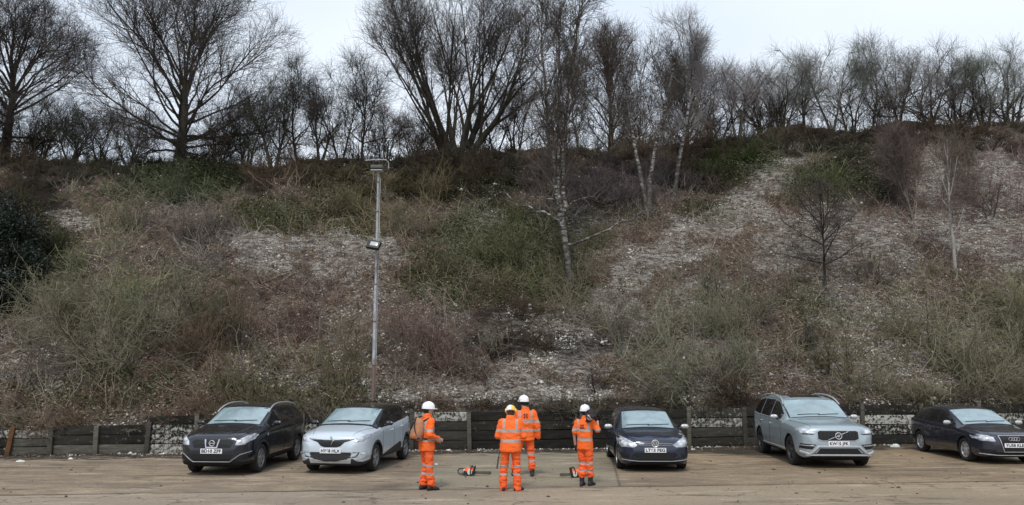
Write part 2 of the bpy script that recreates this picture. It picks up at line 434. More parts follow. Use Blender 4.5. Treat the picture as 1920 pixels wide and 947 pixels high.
# the sheet stops just behind the retaining wall
lim = wallY(GX) + 0.10
GY = np.where(GY > lim, lim, GY)
GZ = np.zeros_like(GX)
gn, gm = GX.shape
I = np.arange(gn * gm).reshape(gn, gm)
Fg = np.stack([I[:-1, :-1], I[:-1, 1:], I[1:, 1:], I[1:, :-1]], -1).reshape(-1, 4)
VV = np.stack([GX, GY, GZ], -1).reshape(-1, 3)
ar = np.abs((VV[Fg[:, 2], 0] - VV[Fg[:, 0], 0]) * (VV[Fg[:, 2], 1] - VV[Fg[:, 0], 1]) )
q = VV[Fg]; area = 0.5 * np.abs((q[:, 2, 0] - q[:, 0, 0]) * (q[:, 3, 1] - q[:, 1, 1]) - (q[:, 3, 0] - q[:, 1, 0]) * (q[:, 2, 1] - q[:, 0, 1]))
yard = link('yard_ground', np_mesh('yard_ground', VV, Fg[area > 1e-4], True), m_yard()); tag(yard, kind='structure')
# field beyond the crest
fb = MB(); fb.add([(-900, 90, 6), (900, 130, 6), (900, 1500, -10), (-900, 1500, -10)], [(0, 1, 2, 3)])
fld = fb.build('field_ground', simple('far_field', (0.06, 0.065, 0.035)), None); tag(fld, kind='structure')
# ================================================================ PLANTS
rng = np.random.default_rng(7)
def unit(a): return a / np.maximum(np.linalg.norm(a, axis=-1, keepdims=True), 1e-9)
def grow(P0, D0, L, m, wander, trop, rg, up=(0, 0, 1)):
    N = len(P0); out = np.empty((N, m + 1, 3)); out[:, 0] = P0; d = unit(D0); p = P0.copy()
    L = np.broadcast_to(L, (N,)); up = np.array(up, float)
    for k in range(m):
        d = unit(d + rg.normal(0, wander, (N, 3)) + trop * up)
        p = p + d * (L / m)[:, None]; out[:, k + 1] = p
    return out
def sample(poly, rad, t):
    """points, tangents and radii along polylines at t (N,c) in 0..1"""
    N, m1, _ = poly.shape; s = np.clip(t, 0, 0.9999) * (m1 - 1); i = s.astype(int); f = (s - i)[..., None]
    n = np.arange(N)[:, None]
    a = poly[n, i]; b = poly[n, i + 1]
    r = rad[n, i] * (1 - f[..., 0]) + rad[n, i + 1] * f[..., 0]
    return (a * (1 - f) + b * f).reshape(-1, 3), unit(b - a).reshape(-1, 3), r.reshape(-1)
def side_dirs(Tn, ang, rg):
    N = len(Tn); r = rg.normal(0, 1, (N, 3)); s = unit(r - Tn * (r * Tn).sum(-1, keepdims=True))
    return Tn * np.cos(ang)[:, None] + s * np.sin(ang)[:, None]
def tubes(poly, rad, k=3):
    N, m, _ = poly.shape
    tg = np.empty_like(poly); tg[:, 1:-1] = poly[:, 2:] - poly[:, :-2]; tg[:, 0] = poly[:, 1] - poly[:, 0]; tg[:, -1] = poly[:, -1] - poly[:, -2]
    tg = unit(tg); ref = np.where(np.abs(tg[:, :1, 2:3]) < 0.9, np.array([0, 0, 1.0]), np.array([1.0, 0, 0]))
    a = unit(np.cross(tg, np.broadcast_to(ref, tg.shape))); b = np.cross(tg, a)
    w = 2 * np.pi * np.arange(k) / k
    V = poly[:, :, None] + rad[:, :, None, None] * (a[:, :, None] * np.cos(w)[None, None, :, None] + b[:, :, None] * np.sin(w)[None, None, :, None])
    V = V.reshape(-1, 3)
    idx = np.arange(N * m * k).reshape(N, m, k)
    nk = np.roll(idx, -1, axis=2)
    F = np.stack([idx[:, :-1], nk[:, :-1], nk[:, 1:], idx[:, 1:]], -1).reshape(-1, 4)
    return V, F
def merge(lst):
    Vs, Fs, o = [], [], 0
    for V, F in lst:
        Vs.append(V); Fs.append(F + o); o += len(V)
    return np.concatenate(Vs), np.concatenate(Fs)
def taper(N, m, r0, r1, pw=1.0):
    t = np.linspace(0, 1, m)[None] ** pw
    r0 = np.broadcast_to(r0, (N,)); r1 = np.broadcast_to(r1, (N,))
    return r0[:, None] * (1 - t) + r1[:, None] * t

def env_dist(P, D, c, R_, rz, soft=0.15):
    """distance from P along D to the crown's outer shell"""
    s = np.array([1 / R_, 1 / R_, 1 / rz]); p = (P - c) * s; d = D * s
    A = (d * d).sum(-1); B = (p * d).sum(-1); C = (p * p).sum(-1) - 1
    disc = np.maximum(B * B - A * C, 0); return np.clip((-B + np.sqrt(disc)) / A, soft, 99)

T2 = (0.12, 0.98)
def gen_tree(seed, R_, cz, rz, trunk_h, tr, n1, n2, n3, n4, low=0.2, a_low=75, a_high=15, trop=0.03, stems=1, spread=0.0, r_twig=0.006, wander=0.09, lean=(0, 0), tw=(0.5, 1.0), l1=(0.85, 1.05), r1f=0.5, out0=0.12, r2m=0.06):
    rg = np.random.default_rng(seed); c = np.array([lean[0] * cz, lean[1] * cz, cz])
    ang = rg.uniform(0, 2 * np.pi, stems)
    if stems > 1: ang = np.linspace(0, 2 * np.pi, stems, endpoint=False) + rg.uniform(-.4, .4, stems)
    sp = spread * rg.uniform(0.5, 1.1, stems)
    D = np.stack([np.sin(sp) * np.cos(ang) + lean[0], np.sin(sp) * np.sin(ang) + lean[1], np.cos(sp)], -1)
    P0 = np.stack([0.18 * tr * stems * np.cos(ang) * (stems > 1), 0.18 * tr * stems * np.sin(ang) * (stems > 1), np.full(stems, -0.3)], -1)
    trunk = grow(P0, D, trunk_h * rg.uniform(0.9, 1.1, stems) if stems > 1 else trunk_h, 9, 0.05, 0.02, rg)
    rt = taper(stems, 10, tr, tr * 0.28, 0.8); rt[:, 0] *= 1.35
    T_parts = [tubes(trunk, rt, 9)]
    # limbs
    k1 = max(1, n1 // stems)
    t = np.sort(low + (1 - low) * rg.uniform(0, 1, (stems, k1)) ** 0.9, axis=1)
    p, tg, r = sample(trunk, rt, t); f = t.ravel()
    an = np.radians(a_low + (a_high - a_low) * ((f - low) / (1 - low)) ** 0.8 + rg.normal(0, 7, len(f)))
    az = np.arange(len(f)) * 2.399 + rg.uniform(-.4, .4, len(f))
    ref = np.stack([np.cos(az), np.sin(az), np.zeros_like(az)], -1)
    s = unit(ref - tg * (ref * tg).sum(-1, keepdims=True))
    d = tg * np.cos(an)[:, None] + s * np.sin(an)[:, None]
    L = env_dist(p, d, c, R_, rz) * rg.uniform(*l1, len(f))
    b1 = grow(p, d, L, 9, wander, trop, rg); r1 = taper(len(p), 10, np.minimum(r * 0.75, tr * r1f), 0.012, 0.75)
    T_parts.append(tubes(b1, r1, 6))
    # branches
    t = rg.uniform(out0, 0.98, (len(b1), n2)); p, tg, r = sample(b1, r1, t)
    d = side_dirs(tg, np.radians(rg.uniform(20, 55, len(p))), rg); d[:, 2] += 0.12; d = unit(d)
    L = np.minimum(env_dist(p, d, c, R_ * 1.06, rz * 1.06, .5) , rg.uniform(0.25, 0.6, len(p)) * np.repeat(np.maximum(L, 1.2), n2)) * rg.uniform(.7, 1.05, len(p))
    b2 = grow(p, d, L, 6, wander * 1.2, trop, rg); r2 = taper(len(p), 7, np.clip(r * 0.6, 0.012, r2m), 0.007)
    B_parts = [tubes(b2, r2, 4)]
    t = rg.uniform(0.1, 1.0, (len(b2), n3)); p, tg, r = sample(b2, r2, t)
    d = unit(side_dirs(tg, np.radians(rg.uniform(20, 60, len(p))), rg) + np.array([0, 0, 0.08]))
    L = np.minimum(env_dist(p, d, c, R_ * 1.12, rz * 1.12, .35), np.clip(rg.uniform(0.3, 0.7, len(p)) * np.repeat(L, n3), 0.35, 2.0))
    b3 = grow(p, d, L, 4, wander * 1.5, trop, rg); r3 = taper(len(p), 5, np.clip(r * 0.6, r_twig, 0.016), r_twig * 0.7)
    B_parts.append(tubes(b3, r3, 3))
    if n4:
        t = rg.uniform(0.1, 1.0, (len(b3), n4)); p, tg, r = sample(b3, r3, t)
        d = unit(side_dirs(tg, np.radians(rg.uniform(25, 60, len(p))), rg) + np.array([0, 0, 0.06]))
        b4 = grow(p, d, rg.uniform(*tw, len(p)), 2, wander * 1.6, trop, rg); r4 = taper(len(p), 3, r_twig * 0.85, r_twig * 0.5)
        B_parts.append(tubes(b4, r4, 3))
    return np_mesh('trunk', *merge(T_parts)), np_mesh('branches', *merge(B_parts), smooth=False)

def m_bark(name, lo, hi, scale=6.0, moss=0.35, zs=0.35):
    m, nt, b = nmat(name, 0.92, 0.15)
    co = coord(nt, 'Object', (1, 1, zs)); n = noise(nt, co, scale, 6, 0.7)
    c = cramp(nt, n, [(0.32, lo), (0.68, hi)])
    n2 = noise(nt, coord(nt), 1.1, 3)
    c = cmix(nt, cramp(nt, n2, [(0.5, 0.0), (0.72, moss)]), c, (0.045, 0.055, 0.02))
    nt.links.new(c, b.inputs['Base Color']); bump(nt, b, n, 0.6, 0.03)
    return m
def m_birch(name='birch_bark', dark=True):
    m, nt, b = nmat(name, 0.8, 0.2)
    co = coord(nt, 'Object', (1, 1, 2.6)); n = noise(nt, co, 3.2, 6, 0.75, 0.4)
    c = cramp(nt, n, [(0.45, (0.03, 0.026, 0.023)), (0.53, (0.16, 0.15, 0.135)), (0.62, (0.36, 0.35, 0.325))])
    z = sep(nt, coord(nt))[2]
    low = cramp(nt, vmath(nt, 'ADD', vmath(nt, 'MULTIPLY', z, 0.28), vmath(nt, 'MULTIPLY', n, 0.5)), [(0.4, 0.8), (1.0, 0.0)])
    if dark: c = cmix(nt, low, c, (0.055, 0.05, 0.042))
    nt.links.new(c, b.inputs['Base Color']); bump(nt, b, n, 0.4, 0.02); return m
def m_twig(name='twigs'):
    """colour comes from the object"""
    m, nt, b = nmat(name, 0.9, 0.15)
    oi = nt.nodes.new('ShaderNodeObjectInfo')
    n = noise(nt, coord(nt), 1.7, 3)
    g = cramp(nt, n, [(0.3, 0.65), (0.7, 1.35)])
    nt.links.new(cmix(nt, 1.0, oi.outputs['Color'], g, 'MULTIPLY'), b.inputs['Base Color']); return m
def m_tint(name):
    m, nt, b = nmat(name, 0.9, 0.15)
    n = noise(nt, coord(nt), 9.0, 3); g = cramp(nt, n, [(0.3, 0.7), (0.7, 1.3)])
    nt.links.new(cmix(nt, 1.0, attr(nt, 'tint').outputs['Color'], g, 'MULTIPLY'), b.inputs['Base Color']); return m
BARK = m_bark('dark_bark', (0.026, 0.022, 0.018), (0.10, 0.088, 0.07))  # bark tones lightened to imitate slight haze over the crest trees
BARKG = m_bark('grey_bark', (0.04, 0.036, 0.03), (0.15, 0.135, 0.11), 7, 0.25)
BIRCH = m_birch(); BIRCHS = simple('young_birch_bark', (.27, .255, .23), .8, var=.35, scale=6); TWIG = m_twig(); TINT = m_tint('scrub_stems')

def plant(kind, label, cat, pos, me, rz=0.0, sc=1.0, bark=BARK, col=(0.06, 0.05, 0.045), group=None, scz=None):
    t = empty(kind, pos, rz, label, cat, group)
    if scz is None: scz = sc
    t.scale = (sc, sc, scz)
    a = bpy.data.objects.new('trunk', me[0]); COL.objects.link(a); a.parent = t
    b = bpy.data.objects.new('crown', me[1]); COL.objects.link(b); b.parent = t
    if not me[0].materials: me[0].materials.append(None)
    if not me[1].materials: me[1].materials.append(TWIG)
    a.material_slots[0].link = 'OBJECT'; a.material_slots[0].material = bark
    b.color = (*col, 1); a.color = (*col, 1)
    return t
def crest(u, back=1.0):
    """a spot on the plateau in the direction of pixel column u"""
    Y = 42.0
    for _ in range(8):
        x = at(u, 290, Y).x; Y = float(wallY(x)) + DEPTH + back
    return Vector((x, Y, float(HT(x, Y)) - 0.1))

DK = (0.070, 0.060, 0.054)  # crest twig colour, lightened in place of haze
# the two big spreading trees
oak = gen_tree(11, 6.5, 5.3, 4.9, 5.4, 0.38, 40, 13, 8, 4, out0=.34, r2m=.035, r1f=.22, low=0.24, a_low=92, a_high=10, trop=0.02, r_twig=0.006, wander=0.11)
plant('oak_tree', 'broad bare oak with low limbs spreading wide on the crest, above the two left cars', 'tree', crest(335, 1.5), oak, 0.4, 1.0, BARK, DK)
ash = gen_tree(23, 6.0, 5.3, 4.6, 4.6, 0.29, 38, 12, 8, 4, out0=.32, r2m=.035, r1f=.34, low=0.1, a_low=30, a_high=9, trop=0.045, stems=6, spread=0.62, r_twig=0.006, wander=0.06)
plant('fan_shaped_tree', 'large bare many-stemmed tree fanning upward from the crest right of the lamp pole', 'tree', crest(858, 1.3), ash, 0.9, 1.0, BARK, DK)
oak2 = gen_tree(31, 4.3, 4.6, 4.0, 5.0, 0.32, 32, 12, 8, 4, out0=.32, r2m=.035, r1f=.24, low=0.25, a_low=92, a_high=10, trop=0.02)
plant('bare_tree', 'bare rounded tree cut by the left edge of the picture on the crest', 'tree', crest(8, 1.0), oak2, 0.0, 1.0, BARK, DK)
ov = gen_tree(41, 2.5, 4.7, 4.0, 5.6, 0.24, 36, 9, 6, 3, out0=.2, r2m=.03, r1f=.22, low=0.10, a_low=60, a_high=14, trop=0.05)
plant('hornbeam_tree', 'tall narrow bare tree with dense brown twigs behind the forked birch', 'tree', crest(1145, 2.6), ov, 0.0, 1.0, BARK, (0.075, 0.055, 0.045))
ov2 = gen_tree(42, 2.3, 3.3, 2.2, 3.2, 0.18, 26, 9, 6, 4, out0=.2, r2m=.03, r1f=.3, low=0.15, a_low=60, a_high=14, trop=0.05)
plant('bushy_tree', 'short dark bushy bare tree rounded like a ball right of the slender birches', 'tree', crest(1290, 1.4), ov2, 0.0, 1.0, BARK, (0.06, 0.045, 0.04))

# birches standing on the slope
def birch(seed, stems, H, lean, base, label, crown_from=0.35, R_=2.2, n1=26, r=0.16, col=(0.10, 0.085, 0.075), spread=0.10, n4=3):
    me = gen_tree(seed, R_, H * 0.62, H * 0.46, H * 0.93, r, n1, 7, 6, n4, low=crown_from, a_low=50, a_high=16, trop=0.04, stems=stems, spread=spread, r_twig=0.0055, wander=0.07, lean=lean, tw=(0.4, 0.9), r1f=0.3)
    return plant('birch_tree', label, 'tree', base, me, 0.3, 1.0, BIRCH, col)
bb = T(1072, 535)
def forked_birch():
    rg = np.random.default_rng(77); t = empty('birch_tree', bb, 0, 'tall white birch forking low on the mid slope, with bent dead limbs', 'tree')
    def w(u, v, dy=0.0): return at(u, v, bb.y + dy) - bb
    def line(px, r0, r1, n=5, m=12):
        P = np.array([list(w(*q)) for q in px]); P = np.array(P)
        s = np.linspace(0, len(P) - 1, m); i = np.clip(s.astype(int), 0, len(P) - 2); f = (s - i)[:, None]
        L = P[i] * (1 - f) + P[i + 1] * f + rg.normal(0, 0.04, (m, 3)); L[0] = P[0]
        return L[None], taper(1, m, r0, r1, 0.9)
    main = line([(1074, 545), (1065, 480), (1056, 420), (1050, 380), (1040, 330), (1033, 280), (1030, 220), (1022, 150), (1015, 60), (1012, -10)], 0.145, 0.025, m=20)
    sec = line([(1054, 410), (1055, 350), (1056, 290), (1062, 210), (1075, 120), (1085, 40), (1090, -20)], 0.09, 0.025, m=16)
    third = line([(1048, 372), (1044, 300), (1052, 250), (1046, 160), (1050, 70), (1052, 0)], 0.075, 0.02, m=14)
    dead = [line([(1056, 420), (1030, 402), (1000, 392), (965, 380), (945, 358)], 0.07, 0.02, m=10),
            line([(1062, 460), (1095, 452), (1120, 440), (1150, 425), (1185, 408), (1215, 392)], 0.07, 0.018, m=12),
            line([(1050, 395), (1080, 380), (1105, 368), (1120, 372)], 0.05, 0.015, m=8),
            line([(1040, 375), (1015, 372), (985, 365)], 0.04, 0.012, m=8)]
    parts = [tubes(*a_, 10) for a_ in (main, sec, third)] + [tubes(*a_, 7) for a_ in dead]
    B = []
    for (pl, rd), n, t0 in ((main, 48, 0.36), (sec, 38, 0.28), (third, 30, 0.3)):
        p, tg, r = sample(pl, rd, rg.uniform(t0, 0.99, (1, n)))
        d = unit(side_dirs(tg, np.radians(rg.uniform(20, 55, n)), rg) + np.array([0, 0, 0.25]))
        L = rg.uniform(1.0, 2.6, n)
        b1 = grow(p, d, L, 7, 0.09, 0.05, rg); r1 = taper(n, 8, np.clip(r * .5, .015, .05), 0.008); B.append(tubes(b1, r1, 5))
        p, tg, r = sample(b1, r1, rg.uniform(0.1, 1, (n, 8))); b2 = grow(p, side_dirs(tg, np.radians(rg.uniform(20, 55, len(p))), rg), rg.uniform(.5, 1.3, len(p)), 4, 0.12, 0.03, rg); r2 = taper(len(p), 5, .010, .006); B.append(tubes(b2, r2, 3))
        p, tg, r = sample(b2, r2, rg.uniform(0.1, 1, (len(b2), 6))); b3 = grow(p, side_dirs(tg, np.radians(rg.uniform(20, 60, len(p))), rg), rg.uniform(.3, .8, len(p)), 2, 0.15, -0.05, rg); B.append(tubes(b3, taper(len(p), 3, .006, .004), 3))
    for pl, rd in dead:
        p, tg, r = sample(pl, rd, rg.uniform(0.2, 1.0, (1, 10))); b2 = grow(p, unit(side_dirs(tg, np.radians(rg.uniform(30, 80, 10)), rg) + [0, 0, .3]), rg.uniform(.3, 1.0, 10), 5, 0.2, 0.05, rg); B.append(tubes(b2, taper(10, 6, .018, .006), 4))
    link('trunk', np_mesh('trunk', *merge(parts)), BIRCH, t)
    c = link('crown', np_mesh('crown', *merge(B), smooth=False), TWIG, t); c.color = (0.10, 0.085, 0.072, 1)
forked_birch()
birch(52, 2, 8.8, (-0.05, 0.02), T(1218, 400), 'slim white-stemmed birch leaning left below the bushy tree on the upper slope', 0.4, 1.9, 22, 0.125)
birch(53, 1, 9.4, (0.03, 0.0), T(1262, 366), 'slim pale birch with fine whitish top rising over the bushy tree', 0.35, 1.8, 24, 0.125, (0.24, 0.23, 0.23), n4=3)

# hedge trees on the crest: a few shapes, copied one by one
HV = [gen_tree(60 + k, [2.1, 2.6, 1.8, 2.4, 2.9, 2.0][k], [2.9, 2.7, 3.0, 2.6, 2.5, 3.2][k], [2.6, 2.5, 2.8, 2.4, 2.4, 2.8][k], [2.7, 2.4, 3.4, 2.6, 2.2, 3.3][k], [.13, .12, .10, .12, .13, .09][k],
               [15, 17, 12, 16, 18, 12][k], 7, 6, 4, low=.32, a_low=60, a_high=18, trop=0.04, stems=[2, 4, 1, 3, 4, 2][k], spread=[.25, .4, .1, .35, .5, .2][k], r_twig=0.0048, wander=0.15, r1f=.4) for k in range(6)]
hedge = [  # column, metres behind the crest, shape, scale, colour, label
 (70, .8, 4, .95, DK, 'dark twiggy thorn tree on the crest between the edge tree and the oak'),
 (135, .2, 1, .85, (.05, .05, .035), 'greenish bushy thorn tree under the oak, on its left side'),
 (190, 1.6, 3, .85, DK, 'dark thorn tree half hidden by the lowest left limb of the oak'),
 (245, .4, 4, .75, DK, 'low dark thorn bush tree just left of the oak trunk'),
 (410, .6, 1, .80, (.055, .042, .036), 'brownish low thorn tree just right of the oak trunk'),
 (465, 1.5, 3, 1.0, DK, 'thorn tree behind the right-hand limb tips of the oak'),
 (515, .3, 0, 1.20, (.05, .05, .036), 'taller greenish hedge tree at the right end of the oak crown'),
 (560, 1.2, 2, 1.25, (.06, .055, .048), 'slender hedge tree in the gap right of the oak'),
 (600, .8, 0, 1.05, (.06, .05, .045), 'thin two-stemmed hedge tree midway between the oak and the lamp pole'),
 (640, 1.6, 5, 1.25, (.06, .056, .052), 'slender upright hedge tree standing left of the lamp pole'),
 (680, .7, 2, 1.30, (.055, .05, .045), 'tall slim hedge tree directly behind the lamp pole'),
 (725, .5, 3, .75, (.075, .048, .04), 'low reddish thorn tree right of the lamp pole'),
 (775, .9, 1, .62, (.085, .05, .04), 'small reddish brown thorn bush left of the fan-shaped tree'),
 (930, 1.5, 5, .95, (.07, .06, .055), 'slender hedge tree right of the fan-shaped tree'),
 (965, .7, 3, 1.0, (.08, .06, .055), 'brownish hedge tree between the fan-shaped tree and the forked birch'),
 (1085, .8, 2, 1.15, (.07, .06, .05), 'upright hedge tree seen just right of the forked birch'),
 (1195, 1.2, 4, 1.0, DK, 'dark hedge tree between the tall narrow tree and the bushy tree'),
 (1345, 1.0, 1, 1.15, (.09, .07, .066), 'purplish brushy hedge tree next to the bushy tree'),
 (1385, .5, 3, 1.15, (.10, .085, .08), 'greyish brushy hedge tree, second to the right of the bushy tree'),
 (1430, 1.3, 4, 1.10, (.085, .07, .06), 'broad hedge tree on the crest above the small dark car'),
 (1470, .4, 1, 1.05, (.05, .052, .035), 'greenish ivy-dark hedge tree above the top of the chalk streak'),
 (1512, 1.1, 0, 1.15, (.075, .07, .062), 'two-stemmed hedge tree on the crest above the silver car'),
 (1562, .5, 5, 1.35, (.052, .055, .036), 'tallest greenish hedge tree with a ragged tip above the silver car'),
 (1600, 1.4, 3, 1.15, (.07, .066, .06), 'hedge tree right of the tallest ragged one'),
 (1640, .6, 2, 1.25, (.06, .06, .045), 'slim hedge tree with green ivy stem, left of the spreading crown'),
 (1690, 1.3, 0, 1.2, (.08, .07, .064), 'pale-topped hedge tree just left of the spreading dark crown'),
 (1745, .6, 4, 1.30, DK, 'spreading dark-limbed hedge tree above the gap between the two right cars'),
 (1800, 1.4, 1, 1.25, (.055, .058, .04), 'greenish thick hedge tree above the roof of the rightmost car'),
 (1850, .5, 3, 1.15, (.045, .055, .03), 'low dense green-tinged hedge tree near the right edge'),
 (1900, 1.2, 4, 1.3, (.06, .06, .048), 'hedge tree with crooked top at the right edge of the picture'),
]
for i, (u, bk, k, s, c, lab) in enumerate(hedge):
    if u > 1330 and c != DK: c = tuple(x * 1.5 + .09 for x in c)
    elif u > 1330: c = tuple(x * 1.6 + .02 for x in c)
    plant('hedge_tree', lab, 'tree', crest(u, bk), HV[k], i * 1.7, s * (.80 if u > 1330 else .84), BARK if i % 3 else BARKG, c, 'hedge trees along the crest')
# ================================================================ SHRUBS THAT STAND OUT ON THE SLOPE
def gen_shrub(seed, H, W, stems, spread, n2=7, n3=5, n4=0, droop=0.0, r0=0.03, trop=0.035, wander=0.19, r_t=0.0085, up0=0.6):
    n2 = max(4, int(n2 * .85)); n3 = max(3, int(n3 * .72)); stems = max(4, int(stems * .8)) if stems > 12 else stems
    rg = np.random.default_rng(seed)
    a = rg.uniform(0, 2 * np.pi, stems); th = spread * np.sqrt(rg.uniform(0, 1, stems)) * np.pi / 2
    D = np.stack([np.sin(th) * np.cos(a), np.sin(th) * np.sin(a), np.cos(th) + .05], -1)
    P0 = np.stack([W * 0.10 * rg.normal(0, 1, stems), W * 0.07 * rg.normal(0, 1, stems), np.full(stems, -0.25)], -1)
    Lm = 1.0 / np.sqrt((np.sin(th) / (W / 2)) ** 2 + (np.cos(th) / H) ** 2)
    b0 = grow(P0, D, Lm * rg.uniform(.65, 1.02, stems), 8, wander * .7, trop, rg); r_0 = taper(stems, 9, r0 * rg.uniform(.6, 1.2, stems), 0.008, .8)
    parts = [tubes(b0, r_0, 5)]
    p, tg, r = sample(b0, r_0, rg.uniform(.15, 1, (stems, n2)))
    b1 = grow(p, unit(side_dirs(tg, np.radians(rg.uniform(20, 75, len(p))), rg) + [0, 0, .1]), rg.uniform(.14, .38, len(p)) * H, 5, wander, trop - droop, rg)
    r1 = taper(len(p), 6, np.clip(r * .6, .008, .02), .006); B = [tubes(b1, r1, 3)]
    p, tg, r = sample(b1, r1, rg.uniform(.1, 1, (len(b1), n3)))
    b2 = grow(p, unit(side_dirs(tg, np.radians(rg.uniform(20, 80, len(p))), rg) + [0, 0, .05]), rg.uniform(.06, .20, len(p)) * H, 3, wander * 1.3, trop - droop, rg)
    r2 = taper(len(p), 4, r_t, r_t * .6); B.append(tubes(b2, r2, 3))
    if n4:
        p, tg, r = sample(b2, r2, rg.uniform(.1, 1, (len(b2), n4)))
        b3 = grow(p, side_dirs(tg, np.radians(rg.uniform(15, 60, len(p))), rg), rg.uniform(.15, .4, len(p)), 2, wander * 1.5, 0, rg)
        B.append(tubes(b3, taper(len(p), 3, r_t * .7, r_t * .4), 3))
    return np_mesh('stems', *merge(parts)), np_mesh('twigs', *merge(B), smooth=False)
def shrub(u, v, me, label, col, stem_col=None, cat='shrub', name='shrub', sc=1.0, rz=0.0, group=None, bark=None):
    p = T(u, v); _g = sum(col) / 3; col = tuple((_g + (c - _g) * 1.0) * 1.15 for c in col); t = empty(name, p, rz, label, cat, group); t.scale = (sc, sc, sc)
    a = link('stems', me[0].copy(), bark or TWIG, t); a.color = (*(stem_col or col), 1)
    b = link('twigs', me[1].copy(), TWIG, t); b.color = (*col, 1)
    return t
OLIVE = (0.165, 0.148, 0.105); OLIVE2 = (0.195, 0.178, 0.125); GREY = (0.135, 0.110, 0.095); MAUVE = (0.125, 0.092, 0.08); REDB = (0.12, 0.075, 0.058)
shrub(215, 690, gen_shrub(1, 5.0, 6.6, 28, .85, 9, 7, 2, r0=.035), 'largest olive-green dome of a bush, filling the slope left of the first car', OLIVE, (.09, .09, .055))
shrub(120, 600, gen_shrub(2, 3.6, 4.2, 18, .8, 8, 6, 1), 'olive bush with pale twigs left of the largest dome-shaped bush', (.12, .12, .072))
shrub(345, 610, gen_shrub(3, 3.6, 4.2, 16, .8, 9, 7, 1), 'green-grey bush with blackish base leaning against the right side of the largest dome-shaped bush', (.095, .10, .058), (.04, .035, .03))
shrub(360, 455, gen_shrub(4, 2.6, 4.5, 24, .8, 8, 7, 1, r_t=.007), 'fine mauve-grey thicket above the largest dome-shaped bush', GREY)
shrub(250, 430, gen_shrub(5, 2.6, 2.6, 11, .5, 7, 6, 0), 'upright straw-coloured bush with one pale stem high on the left slope', (.13, .115, .08))
shrub(330, 375, gen_shrub(6, 1.8, 4.0, 18, .8, 8, 7, 1), 'blue-green low bush below the oak', (.07, .085, .05))
shrub(450, 640, gen_shrub(7, 2.4, 2.6, 12, .6, 7, 6, 0), 'thin brown bush between the largest dome-shaped bush and the lamp pole', (.11, .09, .07))
shrub(560, 640, gen_shrub(8, 2.6, 3.2, 14, .7, 8, 6, 0), 'reddish-brown bush left of the lower lamp pole', REDB)
shrub(640, 720, gen_shrub(9, 2.2, 2.4, 13, .6, 8, 6, 0), 'olive-brown bush just behind the wall, left of the pole foot', (.11, .095, .055))
shrub(460, 745, gen_shrub(10, 2.0, 3.6, 18, .8, 8, 6, 0), 'low olive-brown bush directly behind the black car', (.10, .09, .05))
shrub(755, 440, gen_shrub(11, 2.8, 2.6, 12, .55, 8, 7, 0), 'straw-coloured bush right of the pole between its two floodlights', (.15, .13, .09))
shrub(620, 400, gen_shrub(12, 2.0, 2.6, 12, .6, 8, 6, 0), 'ochre twiggy bush on the upper slope left of the pole top', (.12, .10, .06))
shrub(830, 520, gen_shrub(13, 2.4, 2.4, 11, .5, 8, 6, 0), 'dull green-brown bush above the left backpacked worker, right of the pole', (.10, .092, .055))
shrub(945, 500, gen_shrub(14, 2.6, 4.2, 21, .8, 9, 7, 0), 'wide olive-green bush left of the forked birch foot', (.085, .09, .045))
shrub(915, 665, gen_shrub(15, 1.9, 1.9, 9, .6, 6, 5, 2, r0=.028), 'small vase-shaped bush with several bare stems above the two middle workers', (.13, .12, .09), (.06, .05, .04))
shrub(1095, 375, gen_shrub(16, 2.3, 4.2, 28, .8, 9, 8, 1, r_t=.007), 'soft grey-purple twig mound behind the forked birch, on its right', (.10, .085, .085))
shrub(1165, 385, gen_shrub(17, 2.0, 3.0, 21, .8, 9, 8, 1, r_t=.007), 'smaller grey-purple twig mound left of the leaning birch', (.105, .088, .085))
shrub(1000, 360, gen_shrub(18, 1.8, 3.0, 16, .7, 8, 7, 0), 'dark brown bush left of the forked birch fork', (.07, .056, .05))
shrub(1265, 725, gen_shrub(19, 4.0, 5.0, 24, .85, 8, 6, 2, droop=.06, r0=.036), 'large pale olive bush of arching stems above the small dark hatchback', (.16, .155, .105), (.17, .165, .12))
shrub(1360, 715, gen_shrub(20, 2.6, 3.4, 16, .8, 8, 6, 1, droop=.10), 'tangled pale grey bush with drooping twigs over the wall right of the small dark hatchback', (.155, .145, .115), (.16, .15, .12))
shrub(1160, 640, gen_shrub(21, 2.9, 3.4, 12, .75, 6, 5, 1, r0=.03), 'sparse bush with long crossing pale branches right of the forked birch foot', (.13, .12, .095), (.17, .16, .13))
shrub(1112, 735, gen_shrub(22, 1.7, 1.3, 4, .45, 6, 6, 2, r0=.05), 'small dark bare sapling behind the rightmost worker', (.055, .045, .04), (.035, .03, .026), 'sapling', 'sapling')
shrub(1548, 545, gen_tree(71, 1.9, 2.6, 2.3, 3.6, .075, 16, 5, 5, 2, low=.25, a_low=80, a_high=35, trop=.01, wander=.12), 'dark bare sapling with level branches standing on the pale chalk scree', (.06, .05, .045), (.035, .03, .028), 'sapling', 'sapling')
shrub(1790, 520, gen_tree(72, .9, 3.2, 3.0, 5.6, .085, 10, 5, 4, 2, low=.35, a_low=35, a_high=15, trop=.06, wander=.05, r1f=.3), 'straight white birch sapling like a pole, high on the right slope', (.12, .10, .09), (.12, .1, .09), 'sapling', 'sapling', bark=BIRCHS)
shrub(1712, 415, gen_tree(73, 1.3, 2.4, 2.0, 3.6, .06, 18, 6, 6, 3, low=.1, a_low=40, a_high=15, trop=.05, wander=.08), 'rusty-brown upright sapling left of the white birch sapling', (.115, .09, .08), (.15, .13, .11), 'sapling', 'sapling')
shrub(1560, 700, gen_shrub(24, 3.0, 3.6, 18, .75, 8, 7, 0), 'brown-olive bush right above the roof of the silver car', (.115, .10, .062))
